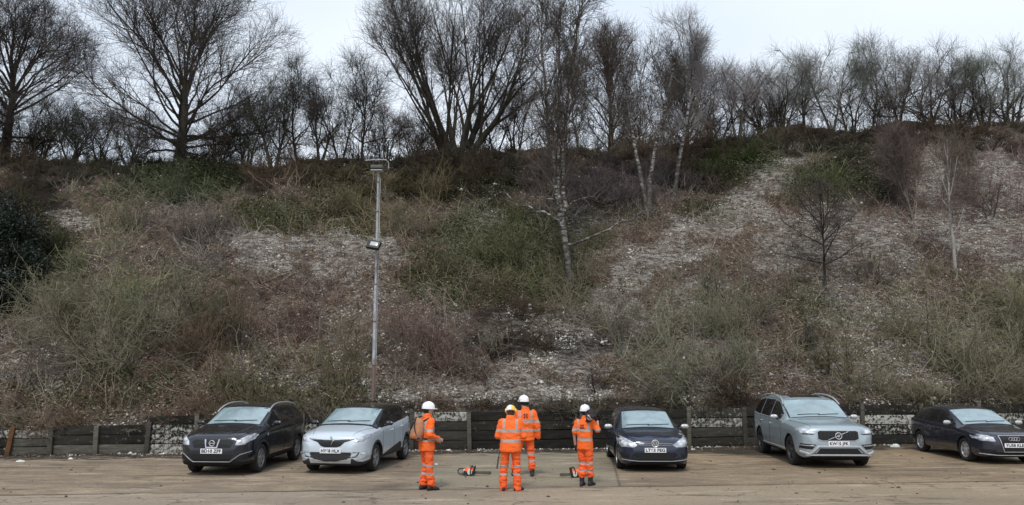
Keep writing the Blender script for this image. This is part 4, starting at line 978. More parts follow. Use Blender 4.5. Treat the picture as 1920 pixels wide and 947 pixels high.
def sm(x, xp, fp, w=.03):
    xp = np.array(xp, float); fp = np.array(fp, float)
    return sum(np.interp(x + d * w, xp, fp) * k for d, k in ((-2, .1), (-1, .22), (0, .36), (1, .22), (2, .1)))
class Car:
    def __init__(s, sp, name, label, cat, pos, rz):
        s.sp = sp; s.root = empty(name, pos, rz, label, cat, 'cars parked along the retaining wall')
        L, W = sp['L'], sp['W']; s.xf = sp['wb'] / 2 + sp['FO']; s.L = L; s.W = W
        q = np.concatenate([np.array([0, .004, .012, .025, .045, .07, .10, .14, .19, .25]), np.linspace(.32, L - .32, 76), L - np.array([.25, .19, .14, .10, .07, .045, .025, .012, .004, 0])])
        s.q = q
        pts = [s.section(a) for a in q]
        ring = [p + [(-y, z) for (y, z) in reversed(p[1:-1])] for p in pts]     # closed section
        n = len(ring[0])
        V = [(s.xf - a, y, z) for a, r in zip(q, ring) for (y, z) in r]
        F = [(i * n + k, i * n + (k + 1) % n, (i + 1) * n + (k + 1) % n, (i + 1) * n + k) for i in range(len(q) - 1) for k in range(n)]
        F += [tuple(range(n - 1, -1, -1)), tuple((len(q) - 1) * n + k for k in range(n))]
        me = bpy.data.meshes.new('body'); me.from_pydata(V, [], F); me.update()
        bm = bmesh.new(); bm.from_mesh(me); bmesh.ops.recalc_face_normals(bm, faces=bm.faces); bm.to_mesh(me)
        bmesh.ops.triangulate(bm, faces=bm.faces); s.bvh = BVHTree.FromBMesh(bm); bm.free()
        # wheel wells
        cm = MB(); rw_ = sp['rw'] + sp.get('well', .045)
        for ax in (sp['wb'] / 2, -sp['wb'] / 2):
            for sd_ in (1, -1):
                cm.lathe([(.001, -.22), (rw_, -.22), (rw_, .35), (.001, .35)], 'y', (ax, sd_ * (W / 2 - .06), sp['rw'] * 1.0), 40)
        cut = cm.build('cut', UNDER); 
        me.materials.append(sp['paint']); me.materials.append(sp.get('roofpaint', sp['paint'])); me.materials.append(PLAS)
        def mod(o):
            b = o.modifiers.new('b', 'BOOLEAN'); b.operation = 'DIFFERENCE'; b.object = cut; b.solver = 'EXACT'
            try: b.material_mode = 'TRANSFER'
            except Exception: pass
        out = bake(me, [mod], 'body'); bpy.data.objects.remove(cut, do_unlink=True)
        names = [m.name if m else '' for m in out.materials]
        for p in out.polygons:
            c = p.center; qq = s.xf - c.x
            cur = names[p.material_index] if p.material_index < len(names) else ''
            if cur == UNDER.name: continue
            rad = min(math.hypot(c.x - a, c.z - sp['rw']) for a in (sp['wb'] / 2, -sp['wb'] / 2))
            zb0, zb1 = s.zbot(qq), s.zb(qq); fr = (c.z - zb0) / max(.05, zb1 - zb0)
            if fr < sp.get('cladf', .03): p.material_index = 2
            elif 'roofpaint' in sp and s.zc(qq) - s.zb(qq) > .12 and c.z > s.zb(qq) + .03 and qq < sp.get('roofend', 9): p.material_index = 1
        out.shade_smooth(); out.set_sharp_from_angle(angle=R(42))
        s.body = link('body', out, None, s.root)
        if sp.get('arch'): s.arches(rw_, sp['arch'])
        # floor pan closing the wells
        MB().box((0, 0, .30), (L * .86, W * .62, .22)).build('underbody', UNDER, s.root)
    def zc(s, a): return float(sm(a, *zip(*s.sp['top']), .02))
    def zbot(s, a): return float(np.interp(a, [0, .05, .15, .6, s.L - .6, s.L - .12, s.L], [s.sp['chin'] + .14, s.sp['chin'] + .03, s.sp['chin'], s.sp['sillz'], s.sp['sillz'], s.sp['chin'] + .05, s.sp['chin'] + .20]))
    def zb(s, a):
        z = float(sm(a, *zip(*s.sp['belt']), .05)); lo, hi = s.zbot(a), s.zc(a)
        return min(z, lo + .86 * (hi - lo))
    def hw(s, a):
        L, W = s.L, s.W
        f = float(np.interp(a, s.sp.get('planx', [0, .04, .10, .2, .35, .6, 1.0]) + [L - 1.0, L - .5, L - .25, L - .1, L], s.sp.get('plan', [.60, .72, .82, .905, .955, .985, 1.0]) + [1.0, .97, .92, .84, .74]))
        return W / 2 * f
    def corner(s, a):
        zb, zt, w = s.zb(a), s.zc(a), s.hw(a); h = max(zt - zb, 0); yb = w * .975
        k = min(1, h / .45); yc = yb - .035 - s.sp.get('tumble', .40) * h - .10 * (1 - k) * (h > .02)
        return yb, zb, max(yc, .05), zt - .035 - .045 * k - .012 * (1 - k)
    def section(s, a):
        w = s.hw(a); z0 = s.zbot(a); yb, zb, yc, zcn = s.corner(a); zt = s.zc(a); zcn = max(zcn, zb + .002)
        H = zb - z0
        P = [(0, z0), (w * .80, z0), (w * .93, z0 + H * .04), (w * .985, z0 + H * .16), (w * 1.0, z0 + H * .42), (w * .985, z0 + H * .62), (w * 1.0, z0 + H * .80), (w * .992, z0 + H * .92), (yb, zb)]
        P2 = [(yb + (yc - yb) * t + .012 * math.sin(math.pi * t), zb + (zcn - zb) * t) for t in (.12, .35, .6, .85, 1.0)]
        dz = zt - zcn
        P3 = [(yc * .95, zcn + dz * .32), (yc * .86, zcn + dz * .58), (yc * .65, zcn + dz * .83), (yc * .33, zcn + dz * .96), (0, zt)]
        return P + P2 + P3
    # --- pieces that follow the body surface
    def cast(s, axis, p2, side=1):
        if axis == 'f': o, d = Vector((9, p2[0], p2[1])), Vector((-1, 0, 0))
        elif axis == 's': o, d = Vector((p2[0], 9 * side, p2[1])), Vector((0, -side, 0))
        else: o, d = Vector((p2[0], p2[1], 9)), Vector((0, 0, -1))
        h = s.bvh.ray_cast(o, d)
        if h[0] is None:
            q = s.bvh.find_nearest(o + d * (9 - (s.xf - .1 if axis == 'f' else s.W / 2 - .05)))
            return q[0], q[1]
        return h[0], h[1]
    def patch(s, name, axis, poly, mat, off=.008, parent=None, side=1, K=5, step=.05, skirt=.02, deep=0.0):
        P = []
        for i in range(len(poly)):
            a = Vector(poly[i]); b = Vector(poly[(i + 1) % len(poly)]); n = max(1, int((b - a).length / step))
            P += [a + (b - a) * k / n for k in range(n)]
        c = sum(P, Vector((0, 0))) / len(P); n = len(P); V = []; N = []
        rings_ = [1.0] + [1 - k / K for k in range(1, K)] + [0.0]
        for t in rings_:
            for p in (P if t > 0 else [c]):
                h, nn = s.cast(axis, c + (p - c) * t, side); V.append(h + nn * off); N.append(nn)
        F = []
        for r in range(K - 1):
            for k in range(n): F.append((r * n + k, r * n + (k + 1) % n, (r + 1) * n + (k + 1) % n, (r + 1) * n + k))
        for k in range(n): F.append(((K - 1) * n + k, (K - 1) * n + (k + 1) % n, K * n))
        b0 = len(V); V += [V[k] - N[k] * (skirt + off) for k in range(n)]
        for k in range(n): F.append((k, b0 + k, b0 + (k + 1) % n, (k + 1) % n))
        return MB().add(V, F).build(name, mat, parent or s.root, sharp=40)
    def line(s, name, axis, pts, r, mat, off=.004, parent=None, side=1, step=.06, n=6, flat=1.0, mb=None):
        Q = []
        for i in range(len(pts) - 1):
            a, b = Vector(pts[i]), Vector(pts[i + 1]); k = max(1, int((b - a).length / step)); Q += [a + (b - a) * j / k for j in range(k)]
        Q.append(Vector(pts[-1])); W_ = []
        for p in Q:
            h, nn = s.cast(axis, p, side); W_.append(h + nn * off)
        m = (mb or MB()).tube(W_, r, n, flat=flat)
        return m if mb is not None else m.build(name, mat, parent or s.root)
    def arches(s, r0, w):
        for ax in (s.sp['wb'] / 2, -s.sp['wb'] / 2):
            for sg in (1, -1):
                V = []; n = 26
                for k in range(n + 1):
                    a = -.42 + (math.pi + .84) * k / n
                    for rr in (r0 - .004, r0 + w * .5, r0 + w):
                        x, z = ax + rr * math.cos(a), max(s.sp['rw'] + rr * math.sin(a), s.sp['sillz'] - .02)
                        h, nn = s.cast('s', (x, z), sg); V.append(h + Vector((0, sg * (.014 if rr < r0 + w else .004), 0)))
                F = [(3 * k + j, 3 * k + j + 1, 3 * k + j + 4, 3 * k + j + 3) for k in range(n) for j in range(2)]
                b0 = len(V); V += [V[3 * k] - Vector((0, sg * .05, 0)) for k in range(n + 1)]
                F += [(3 * k, b0 + k, b0 + k + 1, 3 * k + 3) for k in range(n)]
                MB().add(V, F).build('arch_cladding', PLAS, s.root, sharp=60)
    def wheels(s, spokes=5, rim=ALLOY, twin=False, rimr=.68):
        r = s.sp['rw']; w = s.sp.get('tw', .21)
        for ax in (s.sp['wb'] / 2, -s.sp['wb'] / 2):
            for sd_ in (1, -1):
                t = MB().lathe([(r * .66, -w / 2 + .02), (r * .80, -w / 2), (r * .94, -w / 2 + .01), (r, -w / 2 + .045), (r, w / 2 - .045), (r * .94, w / 2 - .01), (r * .80, w / 2), (r * .66, w / 2 - .02)], 'y', (0, 0, 0), 36, close=True).build('wheel', RUB, s.root)
                t.location = (ax, sd_ * (s.W / 2 - w / 2 - .025), r)
                R_ = r * rimr; y = (w / 2 - .03) * sd_
                m = MB().lathe([(R_, y), (R_ * .93, y + .012 * sd_), (R_ * .90, y - .02 * sd_), (R_ * .90, y - .14 * sd_), (R_ * 1.0, y - .14 * sd_)], 'y', (0, 0, 0), 36, close=True)
                m.lathe([(.001, y + .0 * sd_), (R_ * .20, y), (R_ * .24, y - .02 * sd_), (R_ * .24, y - .08 * sd_), (.001, y - .08 * sd_)], 'y', (0, 0, 0), 16)
                for k in range(spokes):
                    for dd in ((-.13, .13) if twin else (0,)):
                        a = 2 * math.pi * k / spokes + dd + .3; ww = .022 if twin else .034
                        d_ = Vector((math.cos(a), 0, math.sin(a))); e = Vector((-math.sin(a), 0, math.cos(a)))
                        p0, p1 = d_ * R_ * .18 + Vector((0, y - .01 * sd_, 0)), d_ * R_ * .94 + Vector((0, y - .004 * sd_, 0))
                        th = Vector((0, -.03 * sd_, 0))
                        m.rings([[p0 - e * ww * 1.1, p0 + e * ww * 1.1, p0 + e * ww * 1.1 + th, p0 - e * ww * 1.1 + th], [p1 - e * ww, p1 + e * ww, p1 + e * ww + th, p1 - e * ww + th]])
                m.build('rim', rim, t)
                MB().lathe([(.001, y - .09 * sd_), (R_ * .90, y - .09 * sd_), (R_ * .90, y - .10 * sd_), (.001, y - .10 * sd_)], 'y', (0, 0, 0), 28).build('brake_disc', GRYM if False else UNDER, t)
    def windows(s, xa, xb, splits, chrome=None, rise=0.0):
        """side panes between the distances xa and xb from the nose, cut at the pillars"""
        for side in (1, -1):
            cuts = [xa] + splits + [xb]
            for i in range(len(cuts) - 1):
                a0 = cuts[i] + (.035 if i else 0); a1 = cuts[i + 1] - (.035 if i < len(cuts) - 2 else 0)
                xs_ = np.linspace(a0, a1, 9); top = []; bot = []
                for a in xs_:
                    yb, zb, yc, zc_ = s.corner(a); lo = zb + .045 + rise * max(0, (a - xa) / (xb - xa) - .5); hi = zc_ - .045
                    if hi < lo + .01: hi = lo + .01
                    top.append((s.xf - a, hi)); bot.append((s.xf - a, lo))
                s.patch('side_window', 's', bot + top[::-1], SIDEG, .006, side=side, K=3, step=.12)
            if chrome:
                pts = [(s.xf - a, s.corner(a)[1] + .03 + rise * max(0, (a - xa) / (xb - xa) - .5)) for a in np.linspace(xa, xb, 10)]
                s.line('window_trim', 's', pts, .011, chrome, .006, side=side)
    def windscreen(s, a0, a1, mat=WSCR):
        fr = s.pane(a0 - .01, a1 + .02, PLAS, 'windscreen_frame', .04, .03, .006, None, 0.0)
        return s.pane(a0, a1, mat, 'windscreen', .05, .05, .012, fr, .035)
    def pane(s, a0, a1, mat, name, lo, hi, off, parent, ins):
        P = []; m = 8
        ws = []
        for a in np.linspace(a0 + lo, a1 - hi, m):
            yb, zb, yc, zc_ = s.corner(a); ws.append((yc - .015 - ins, s.zc(a)))
        # seen from the front: half width against height
        zz = [z for _, z in ws]; yy = [y for y, _ in ws]
        bot = [(y, zz[0] - .035 * (abs(y) / yy[0]) ** 2) for y in np.linspace(-yy[0], yy[0], 9)]
        right = [(y, z - .035) for y, z in zip(yy[1:-1], zz[1:-1])]; left = [(-y, z - .035) for y, z in zip(yy[1:-1], zz[1:-1])][::-1]
        top = [(y, zz[-1] - .035 * (abs(y) / yy[-1]) ** 2) for y in np.linspace(yy[-1], -yy[-1], 9)]
        o = s.patch(name, 'f', bot + right + top + left, mat, off, parent, K=8, step=.08)
        if parent is None: return o
        # wipers
        for (y0, y1) in ((-.55, .05), (.0, .55)):
            s.line('wiper', 'f', [(y0, zz[0] + .03), ((y0 + y1) / 2, zz[0] + .045), (y1, zz[0] + .05)], .008, PLAS, .02)
        return o
    def mirror(s, a, col, z=None, cap=None):
        for side in (1, -1):
            yb, zb, yc, _ = s.corner(a); z_ = z or zb + .10; x = s.xf - a
            c = Vector((x + .02, side * (yb + .125), z_)); rg = []
            for k in range(9):
                t = -1 + 2 * k / 8; rr = max(.02, (1 - abs(t) ** 3)) ** .5
                rg.append([c + Vector((.05 * rr * math.cos(w) + .02 * abs(t), t * .105, .060 * rr * math.sin(w))) for w in np.linspace(0, 2 * math.pi, 14, endpoint=False)])
            o = MB().rings(rg).build('wing_mirror', cap or col, s.root)
            MB().tube([(x, side * (yb - .02), z_ - .05), (x + .01, side * (yb + .06), z_ - .05)], .028, 8).build('mirror_arm', PLAS, o)
    def doors(s, xs_, zlo=.30):
        for side in (1, -1):
            mb = MB()
            for a in xs_:
                yb, zb, yc, zc_ = s.corner(a); x = s.xf - a
                s.line('', 's', [(x, zlo), (x, zb)], .0045, None, 0.0, side=side, mb=mb)
            s.line('', 's', [(s.xf - xs_[0], zlo), (s.xf - xs_[-1], zlo)], .0045, None, 0.0, side=side, mb=mb)
            mb.build('door_seam', DARKG, s.root)
    def handles(s, xs_, mat, dz=.10):
        for side in (1, -1):
            for a in xs_:
                yb, zb, *_ = s.corner(a); x = s.xf - a; h, nn = s.cast('s', (x, zb - dz), side)
                MB().tube([h + Vector((.09, side * .004, 0)), h + Vector((.06, side * .03, 0)), h + Vector((-.06, side * .03, 0)), h + Vector((-.09, side * .004, 0))], .014, 8).build('door_handle', mat, s.root)
    def plate(s, z, text, y0=0.0):
        h, nn = s.cast('f', (y0, z), 1); x = h.x + .018
        o = MB().box((0, 0, 0), (.014, .52, .111), bev=.004).build('number_plate', PLATE, s.root); o.location = (x, y0, z)
        cu = bpy.data.curves.new('t', 'FONT'); cu.body = text; cu.size = .098; cu.align_x = 'CENTER'; cu.align_y = 'CENTER'; cu.space_character = 1.02
        cu.extrude = .0015; cu.offset = .0032; to = bpy.data.objects.new('t', cu); COL.objects.link(to); dg = bpy.context.evaluated_depsgraph_get()
        me = bpy.data.meshes.new_from_object(to.evaluated_get(dg)); bpy.data.objects.remove(to, do_unlink=True)
        me.name = 'plate_lettering'; me.materials.clear()
        t = link('plate_lettering', me, INK, o); t.rotation_euler = (R(90), 0, R(90)); t.location = (.009, 0, 0)
        w = max(v.co.x for v in me.vertices) - min(v.co.x for v in me.vertices); t.scale = (.47 / w, 1.05, 1)
    def ring_badge(s, y, z, r, tube, mat=CHR, name='badge', off=.03):
        h, nn = s.cast('f', (y, z)); c = h + Vector((off, 0, 0))
        return MB().tube([c + Vector((0, r * math.cos(w), r * math.sin(w))) for w in np.linspace(0, 2 * math.pi, 25)], tube, 8), c
    def seams_front(s, a, y):
        """bonnet shut lines"""
        mb = MB()
        for sg in (1, -1):
            s.line('', 't', [(s.xf - t, sg * (y + (s.hw(t) * .86 - y) * min(1, (t - a[0]) / (a[1] - a[0])))) for t in np.linspace(a[0], a[1], 10)], .005, None, 0, mb=mb)
        mb.build('bonnet_seam', DARKG, s.root)
    def lipline(s, pts, r, mat, name, off=.01, flat=1.0): return s.line(name, 'f', pts, r, mat, off, flat=flat)
    def mir(s, name, axis, poly, mat, **k):
        return [s.patch(name, axis, [(y * sg, z) for y, z in poly] if axis == 'f' else poly, mat, side=sg, **k) for sg in (1, -1)]

def place(front_wheel, rear_wheel, wb, W, side):
    """car frame from where its near front and rear tyres touch the ground (side: +1 the car's left wheels)"""
    f = G(*front_wheel); r = G(*rear_wheel); d = (f - r); d.z = 0
    ang = math.atan2(d.y, d.x); d.normalize(); left = Vector((-d.y, d.x, 0))
    mid = f - d * wb / 2
    return mid - left * side * (W / 2 - .13), ang

# ---- 1 black crossover
BLACKP = m_paint('black_paint', (.009, .011, .018), .2, .18, .12, (.05, .045, .045))
sp = dict(L=4.33, W=1.79, wb=2.63, FO=.90, rw=.345, paint=BLACKP, chin=.24, sillz=.27, cladf=.18, arch=.06,
    top=[(0, .60), (.012, .80), (.05, .90), (.14, .955), (.30, 1.0), (.70, 1.06), (1.12, 1.13), (1.95, 1.50), (2.15, 1.555), (2.5, 1.59), (3.1, 1.585), (3.7, 1.54), (3.95, 1.46), (4.2, 1.12), (4.30, .98), (4.33, .6)],
    belt=[(0, .80), (.3, .90), (.8, .98), (1.3, 1.02), (2.5, 1.06), (3.3, 1.12), (3.9, 1.20), (4.3, 1.2)], tumble=.37)
pos, ang = place((482, 885.5), (548, 863.5), 2.63, 1.79, 1)
c = Car(sp, 'parked_car', 'black crossover car with silver roof rails, leftmost of the parked cars', 'car', pos, ang)
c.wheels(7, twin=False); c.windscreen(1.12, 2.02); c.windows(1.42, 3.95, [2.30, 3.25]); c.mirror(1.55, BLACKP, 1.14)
c.doors([1.38, 2.32, 3.25]); c.handles([2.15, 3.1], BLACKP); c.seams_front((.12, 1.1), .5)
c.patch('grille', 'f', [(-.50, .80), (-.44, .66), (.44, .66), (.50, .80), (.40, .845), (-.40, .845)], DARKG, off=.006)
c.mir('headlight', 'f', [(.55, .72), (.74, .73), (.86, .84), (.865, .93), (.80, .955), (.58, .82)], LAMP, off=.008)
c.patch('lower_intake', 'f', [(-.52, .50), (-.40, .34), (.40, .34), (.52, .50)], DARKG, off=.006)
c.mir('fog_recess', 'f', [(.58, .50), (.80, .53), (.80, .40), (.60, .37)], DARKG, off=.006)
for w_ in ([(-.84, .56), (-.66, .50), (-.44, .34), (.44, .34), (.66, .50), (.84, .56)],): c.lipline(w_, .013, simple('trim_grey', (.22, .225, .23), .5, metal=.3), 'bumper_trim', .004)
c.lipline([(-.17, .845), (-.13, .67), (.13, .67), (.17, .845)], .020, CHR, 'grille_surround', .02)
m_, cc = c.ring_badge(0, .765, .062, .011, off=.022); m_.box(cc, (.012, .15, .026)); m_.build('badge', CHR, c.root)
c.plate(.585, 'BD10 ZFF')
for sg in (1, -1):
    pts = [(c.xf - a, sg * (c.corner(a)[2] - .01), c.zc(a) - .02 + .035 * math.sin(math.pi * min(1, max(0, (a - 1.75) / 2.05))) ** .6) for a in np.linspace(1.75, 3.8, 14)]
    MB().tube(pts, .018, 8).build('roof_rail', SILV, c.root)
    c.line('bonnet_crease', 't', [(c.xf - .2, sg * .30), (c.xf - .7, sg * .42), (c.xf - 1.1, sg * .50)], .012, BLACKP, .002)
c.mir('side_repeater', 's', [(c.xf - 1.22, .86), (c.xf - 1.17, .86), (c.xf - 1.17, .92), (c.xf - 1.22, .92)], SILV, off=.006)

# ---- 2 silver-white crossover with black roof
PALE = m_paint('pale_silver_paint', (.52, .59, .65), .12, .30, .30, (.30, .29, .26)); BLKR = m_paint('black_roof_paint', (.008, .008, .010), .1, .2, .1)
sp = dict(L=4.12, W=1.78, wb=2.61, FO=.87, rw=.33, paint=PALE, roofpaint=BLKR, roofend=3.8, chin=.20, sillz=.25, arch=.055,
    cladf=.18,
    top=[(0, .62), (.012, .80), (.05, .88), (.14, .94), (.30, .995), (.65, 1.055), (1.02, 1.105), (1.90, 1.47), (2.1, 1.52), (2.4, 1.55), (2.9, 1.56), (3.4, 1.55), (3.72, 1.52), (3.90, 1.38), (4.02, 1.10), (4.10, .94), (4.12, .6)],
    belt=[(0, .80), (.3, .90), (.8, .97), (1.3, 1.0), (2.3, 1.03), (2.9, 1.06), (3.4, 1.10), (3.8, 1.16), (4.1, 1.1)], tumble=.36)
pos, ang = place((698, 883), (752, 862), 2.61, 1.78, 1)
c = Car(sp, 'parked_car', 'silver-white crossover car with a black roof, second of the parked cars', 'car', pos, ang)
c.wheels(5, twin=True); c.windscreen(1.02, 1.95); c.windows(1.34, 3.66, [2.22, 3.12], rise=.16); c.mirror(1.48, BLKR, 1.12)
c.doors([1.3, 2.24, 3.05]); c.handles([2.05, 2.9], PALE); c.seams_front((.12, 1.0), .5)
c.patch('grille', 'f', [(-.50, .805), (-.34, .755), (-.24, .665), (-.15, .64), (.15, .64), (.24, .665), (.34, .755), (.50, .805), (.3, .80), (0, .80), (-.3, .80)], DARKG, off=.006)
c.lipline([(-.56, .83), (-.15, .805), (.15, .805), (.56, .83)], .012, CHR, 'grille_trim', .012)
c.mir('headlight', 'f', [(.52, .80), (.56, .755), (.76, .775), (.84, .85), (.862, .96), (.80, .92), (.60, .845)], LAMP, off=.008)
c.patch('lower_intake', 'f', [(-.86, .53), (-.80, .43), (-.45, .39), (-.36, .33), (.36, .33), (.45, .39), (.80, .43), (.86, .53), (.5, .525), (-.5, .525)], PLAS, off=.005)
c.patch('skid_plate', 'f', [(-.52, .38), (-.50, .27), (.50, .27), (.52, .38), (.38, .34), (.30, .305), (-.30, .305), (-.38, .34)], SILV, off=.012)
c.mir('bumper_trim', 'f', [(.60, .37), (.62, .33), (.84, .40), (.87, .47), (.82, .44)], SILV, off=.010)
c.mir('fog_lamp', 'f', [(.70, .47), (.78, .47), (.78, .51), (.70, .51)], LAMP, off=.010)
h, _n = c.cast('f', (0, .78)); x_ = h.x + .03; d = MB()
d.tube([(x_, 0, .89), (x_, .062, .785), (x_, 0, .68), (x_, -.062, .785), (x_, 0, .89)], .026, 6); d.build('badge', CHR, c.root)
c.plate(.555, 'HY68 HLX')
c.patch('side_cladding', 's', [(c.xf - 1.35, .36), (c.xf - 2.9, .36), (c.xf - 2.9, .52), (c.xf - 2.75, .56)], PLAS, off=.01, side=1)
c.patch('side_cladding', 's', [(c.xf - 1.35, .36), (c.xf - 2.9, .36), (c.xf - 2.9, .52), (c.xf - 2.75, .56)], PLAS, off=.01, side=-1)

# ---- 3 dark blue hatchback, nose on
NAVY = m_paint('dark_navy_paint', (.013, .021, .048), .25, .18, .15, (.05, .045, .04))
sp = dict(L=4.26, W=1.79, wb=2.64, FO=.86, rw=.315, paint=NAVY, chin=.17, sillz=.19, 
    top=[(0, .56), (.012, .70), (.05, .755), (.14, .80), (.30, .85), (.65, .915), (1.15, .975), (1.95, 1.365), (2.15, 1.415), (2.5, 1.45), (3.1, 1.445), (3.6, 1.39), (3.85, 1.31), (4.1, 1.02), (4.22, .88), (4.26, .55)],
    belt=[(0, .72), (.3, .78), (.8, .85), (1.3, .90), (2.5, .93), (3.6, .96), (4.2, .96)], tumble=.44)
fl_, fr_ = G(1162, 879), G(1281, 879)
fc = (fl_ + fr_) / 2; yaw3 = R(-91.5)
dirv = Vector((math.cos(yaw3), math.sin(yaw3), 0)); pos = fc - dirv * 1.32
pos = pos + Vector((0, .10, 0))
c = Car(sp, 'parked_car', 'dark blue hatchback facing straight out, between the workers and the tall silver car', 'car', pos, yaw3)
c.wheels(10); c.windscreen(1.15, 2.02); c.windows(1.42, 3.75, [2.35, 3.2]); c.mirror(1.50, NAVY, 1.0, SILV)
c.doors([1.38, 2.38, 3.2]); c.handles([2.2, 3.05], NAVY); c.seams_front((.12, 1.1), .5)
c.mir('headlight', 'f', [(.42, .655), (.50, .60), (.80, .60), (.868, .65), (.872, .79), (.80, .835), (.62, .76)], LAMP, off=.008)
c.patch('grille', 'f', [(-.42, .71), (-.42, .655), (.42, .655), (.42, .71)], DARKG, off=.005)
c.lipline([(-.44, .648), (.44, .648)], .007, CHR, 'grille_trim', .01); c.lipline([(-.42, .685), (.42, .685)], .005, SILV, 'grille_trim', .01)
h, _n = c.cast('f', (-.36, .685))
cu = MB()
c.patch('badge_plinth', 'f', [(-.40, .672), (-.27, .672), (-.27, .698), (-.40, .698)], SILV, off=.012)
m_, cc = c.ring_badge(0, .685, .082, .014, off=.02)
m_.lathe([(.001, .0), (.066, .0), (.066, -.012), (.001, -.012)], 'x', cc, 20)
m_.build('badge', CHR, c.root)
b_ = MB()
for sg in (1, -1):
    b_.tube([cc + Vector((.008, sg * .030, .058)), cc + Vector((.008, 0, .008))], .006, 6).tube([cc + Vector((.008, sg * .056, .020)), cc + Vector((.008, sg * .028, -.052)), cc + Vector((.008, 0, .004))], .006, 6)
b_.build('badge_monogram', INK, c.root)
c.patch('lower_intake', 'f', [(-.50, .47), (-.60, .32), (.60, .32), (.50, .47)], DARKG, off=.005)
c.mir('fog_recess', 'f', [(.62, .45), (.84, .47), (.80, .36), (.64, .33)], DARKG, off=.005)
c.lipline([(-.80, .30), (-.4, .27), (.4, .27), (.80, .30)], .008, SILV, 'bumper_trim', .008)
c.plate(.53, 'LT63 FEG')

# ---- 4 tall silver-blue estate
ICE = m_paint('grey_blue_paint', (.34, .41, .44), .40, .32, .4, (.15, .13, .11))
sp = dict(L=4.95, W=1.97, wb=2.98, FO=.90, rw=.385, paint=ICE, chin=.24, sillz=.30, tw=.24,
    top=[(0, .62), (.012, .88), (.05, 1.0), (.14, 1.05), (.30, 1.09), (.80, 1.14), (1.35, 1.19), (2.15, 1.63), (2.35, 1.69), (2.8, 1.74), (3.8, 1.74), (4.4, 1.68), (4.65, 1.58), (4.85, 1.15), (4.92, 1.0), (4.95, .65)],
    belt=[(0, .88), (.3, .98), (.9, 1.04), (1.5, 1.08), (3.0, 1.11), (4.0, 1.13), (4.8, 1.18)], tumble=.34,
    plan=[.66, .77, .86, .925, .965, .985, 1.0])
pos, ang = place((1490, 871.5), (1431, 848.5), 2.98, 1.97, -1)
c = Car(sp, 'parked_car', 'tall silver-blue estate with roof rails and a dark slatted grille', 'car', pos, ang)
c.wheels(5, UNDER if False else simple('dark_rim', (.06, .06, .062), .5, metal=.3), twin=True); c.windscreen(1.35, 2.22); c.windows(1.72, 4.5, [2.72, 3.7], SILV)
c.mirror(1.85, ICE, 1.19, SILV); c.doors([1.62, 2.74, 3.65]); c.handles([2.55, 3.5], SILV, .12); c.seams_front((.16, 1.3), .62)
c.patch('grille', 'f', [(-.50, .905), (-.50, .74), (-.40, .70), (.40, .70), (.50, .74), (.50, .905), (.44, .93), (-.44, .93)], DARKG, off=.006)
c.lipline([(-.51, .91), (-.51, .735), (-.40, .69), (.40, .69), (.51, .735), (.51, .91), (.45, .94), (-.45, .94), (-.51, .91)], .010, SILV, 'grille_surround', .008)
mb = MB()
for k in range(11): 
    y_ = -.45 + k * .09; h, _n = c.cast('f', (y_, .82)); mb.box((h.x + .012, y_, .815), (.01, .010, .20))
mb.build('grille_slats', simple('slat', (.05, .05, .052), .4, metal=.5), c.root)
m_, cc = c.ring_badge(0, .815, .078, .014, off=.035); m_.lathe([(.001, 0), (.035, 0), (.035, -.01), (.001, -.01)], 'x', cc, 14); m_.build('badge', CHR, c.root)
c.line('badge_bar', 'f', [(-.26, .715), (.26, .915)], .011, CHR, .022)
c.mir('headlight', 'f', [(.56, .90), (.62, .835), (.84, .85), (.93, .90), (.945, .98), (.80, .975), (.60, .955)], LAMP, off=.008)
c.mir('lamp_dark_strip', 'f', [(.57, .862), (.64, .842), (.86, .852), (.86, .872), (.64, .868)], DARKG, off=.014)  # narrow dark strip along the lower edge of each headlight
c.mir('fog_recess', 'f', [(.56, .60), (.90, .62), (.92, .50), (.66, .48)], DARKG, off=.006)
for sg in (1, -1): c.line('fog_trim', 'f', [(sg * .60, .565), (sg * .90, .575)], .012, CHR, .016)
c.patch('lower_intake', 'f', [(-.46, .50), (-.56, .38), (.56, .38), (.46, .50)], DARKG, off=.006)
c.lipline([(-.90, .42), (-.72, .36), (-.50, .55), (.50, .55), (.72, .36), (.90, .42)], .030, SILV, 'skid_trim', .010)
c.lipline([(-.80, .34), (-.5, .345), (.5, .345), (.80, .34)], .026, SILV, 'skid_plate', .008)
c.plate(.625, 'KW65 JFK')
for sg in (1, -1):
    pts = [(c.xf - a, sg * (c.corner(a)[2] + .0), c.zc(a) - .03 + .045 * math.sin(math.pi * min(1, max(0, (a - 2.0) / 2.4))) ** .5) for a in np.linspace(2.0, 4.4, 14)]
    MB().tube(pts, .020, 8).build('roof_rail', SILV, c.root)
    c.line('sill_trim', 's', [(c.xf - 1.35, .40), (c.xf - 3.5, .40)], .022, SILV, .006, side=sg)
c.patch('sunroof', 't', [(c.xf - 2.42, -.42), (c.xf - 2.42, .42), (c.xf - 3.8, .42), (c.xf - 3.8, -.42)], ROOFG, off=.006)

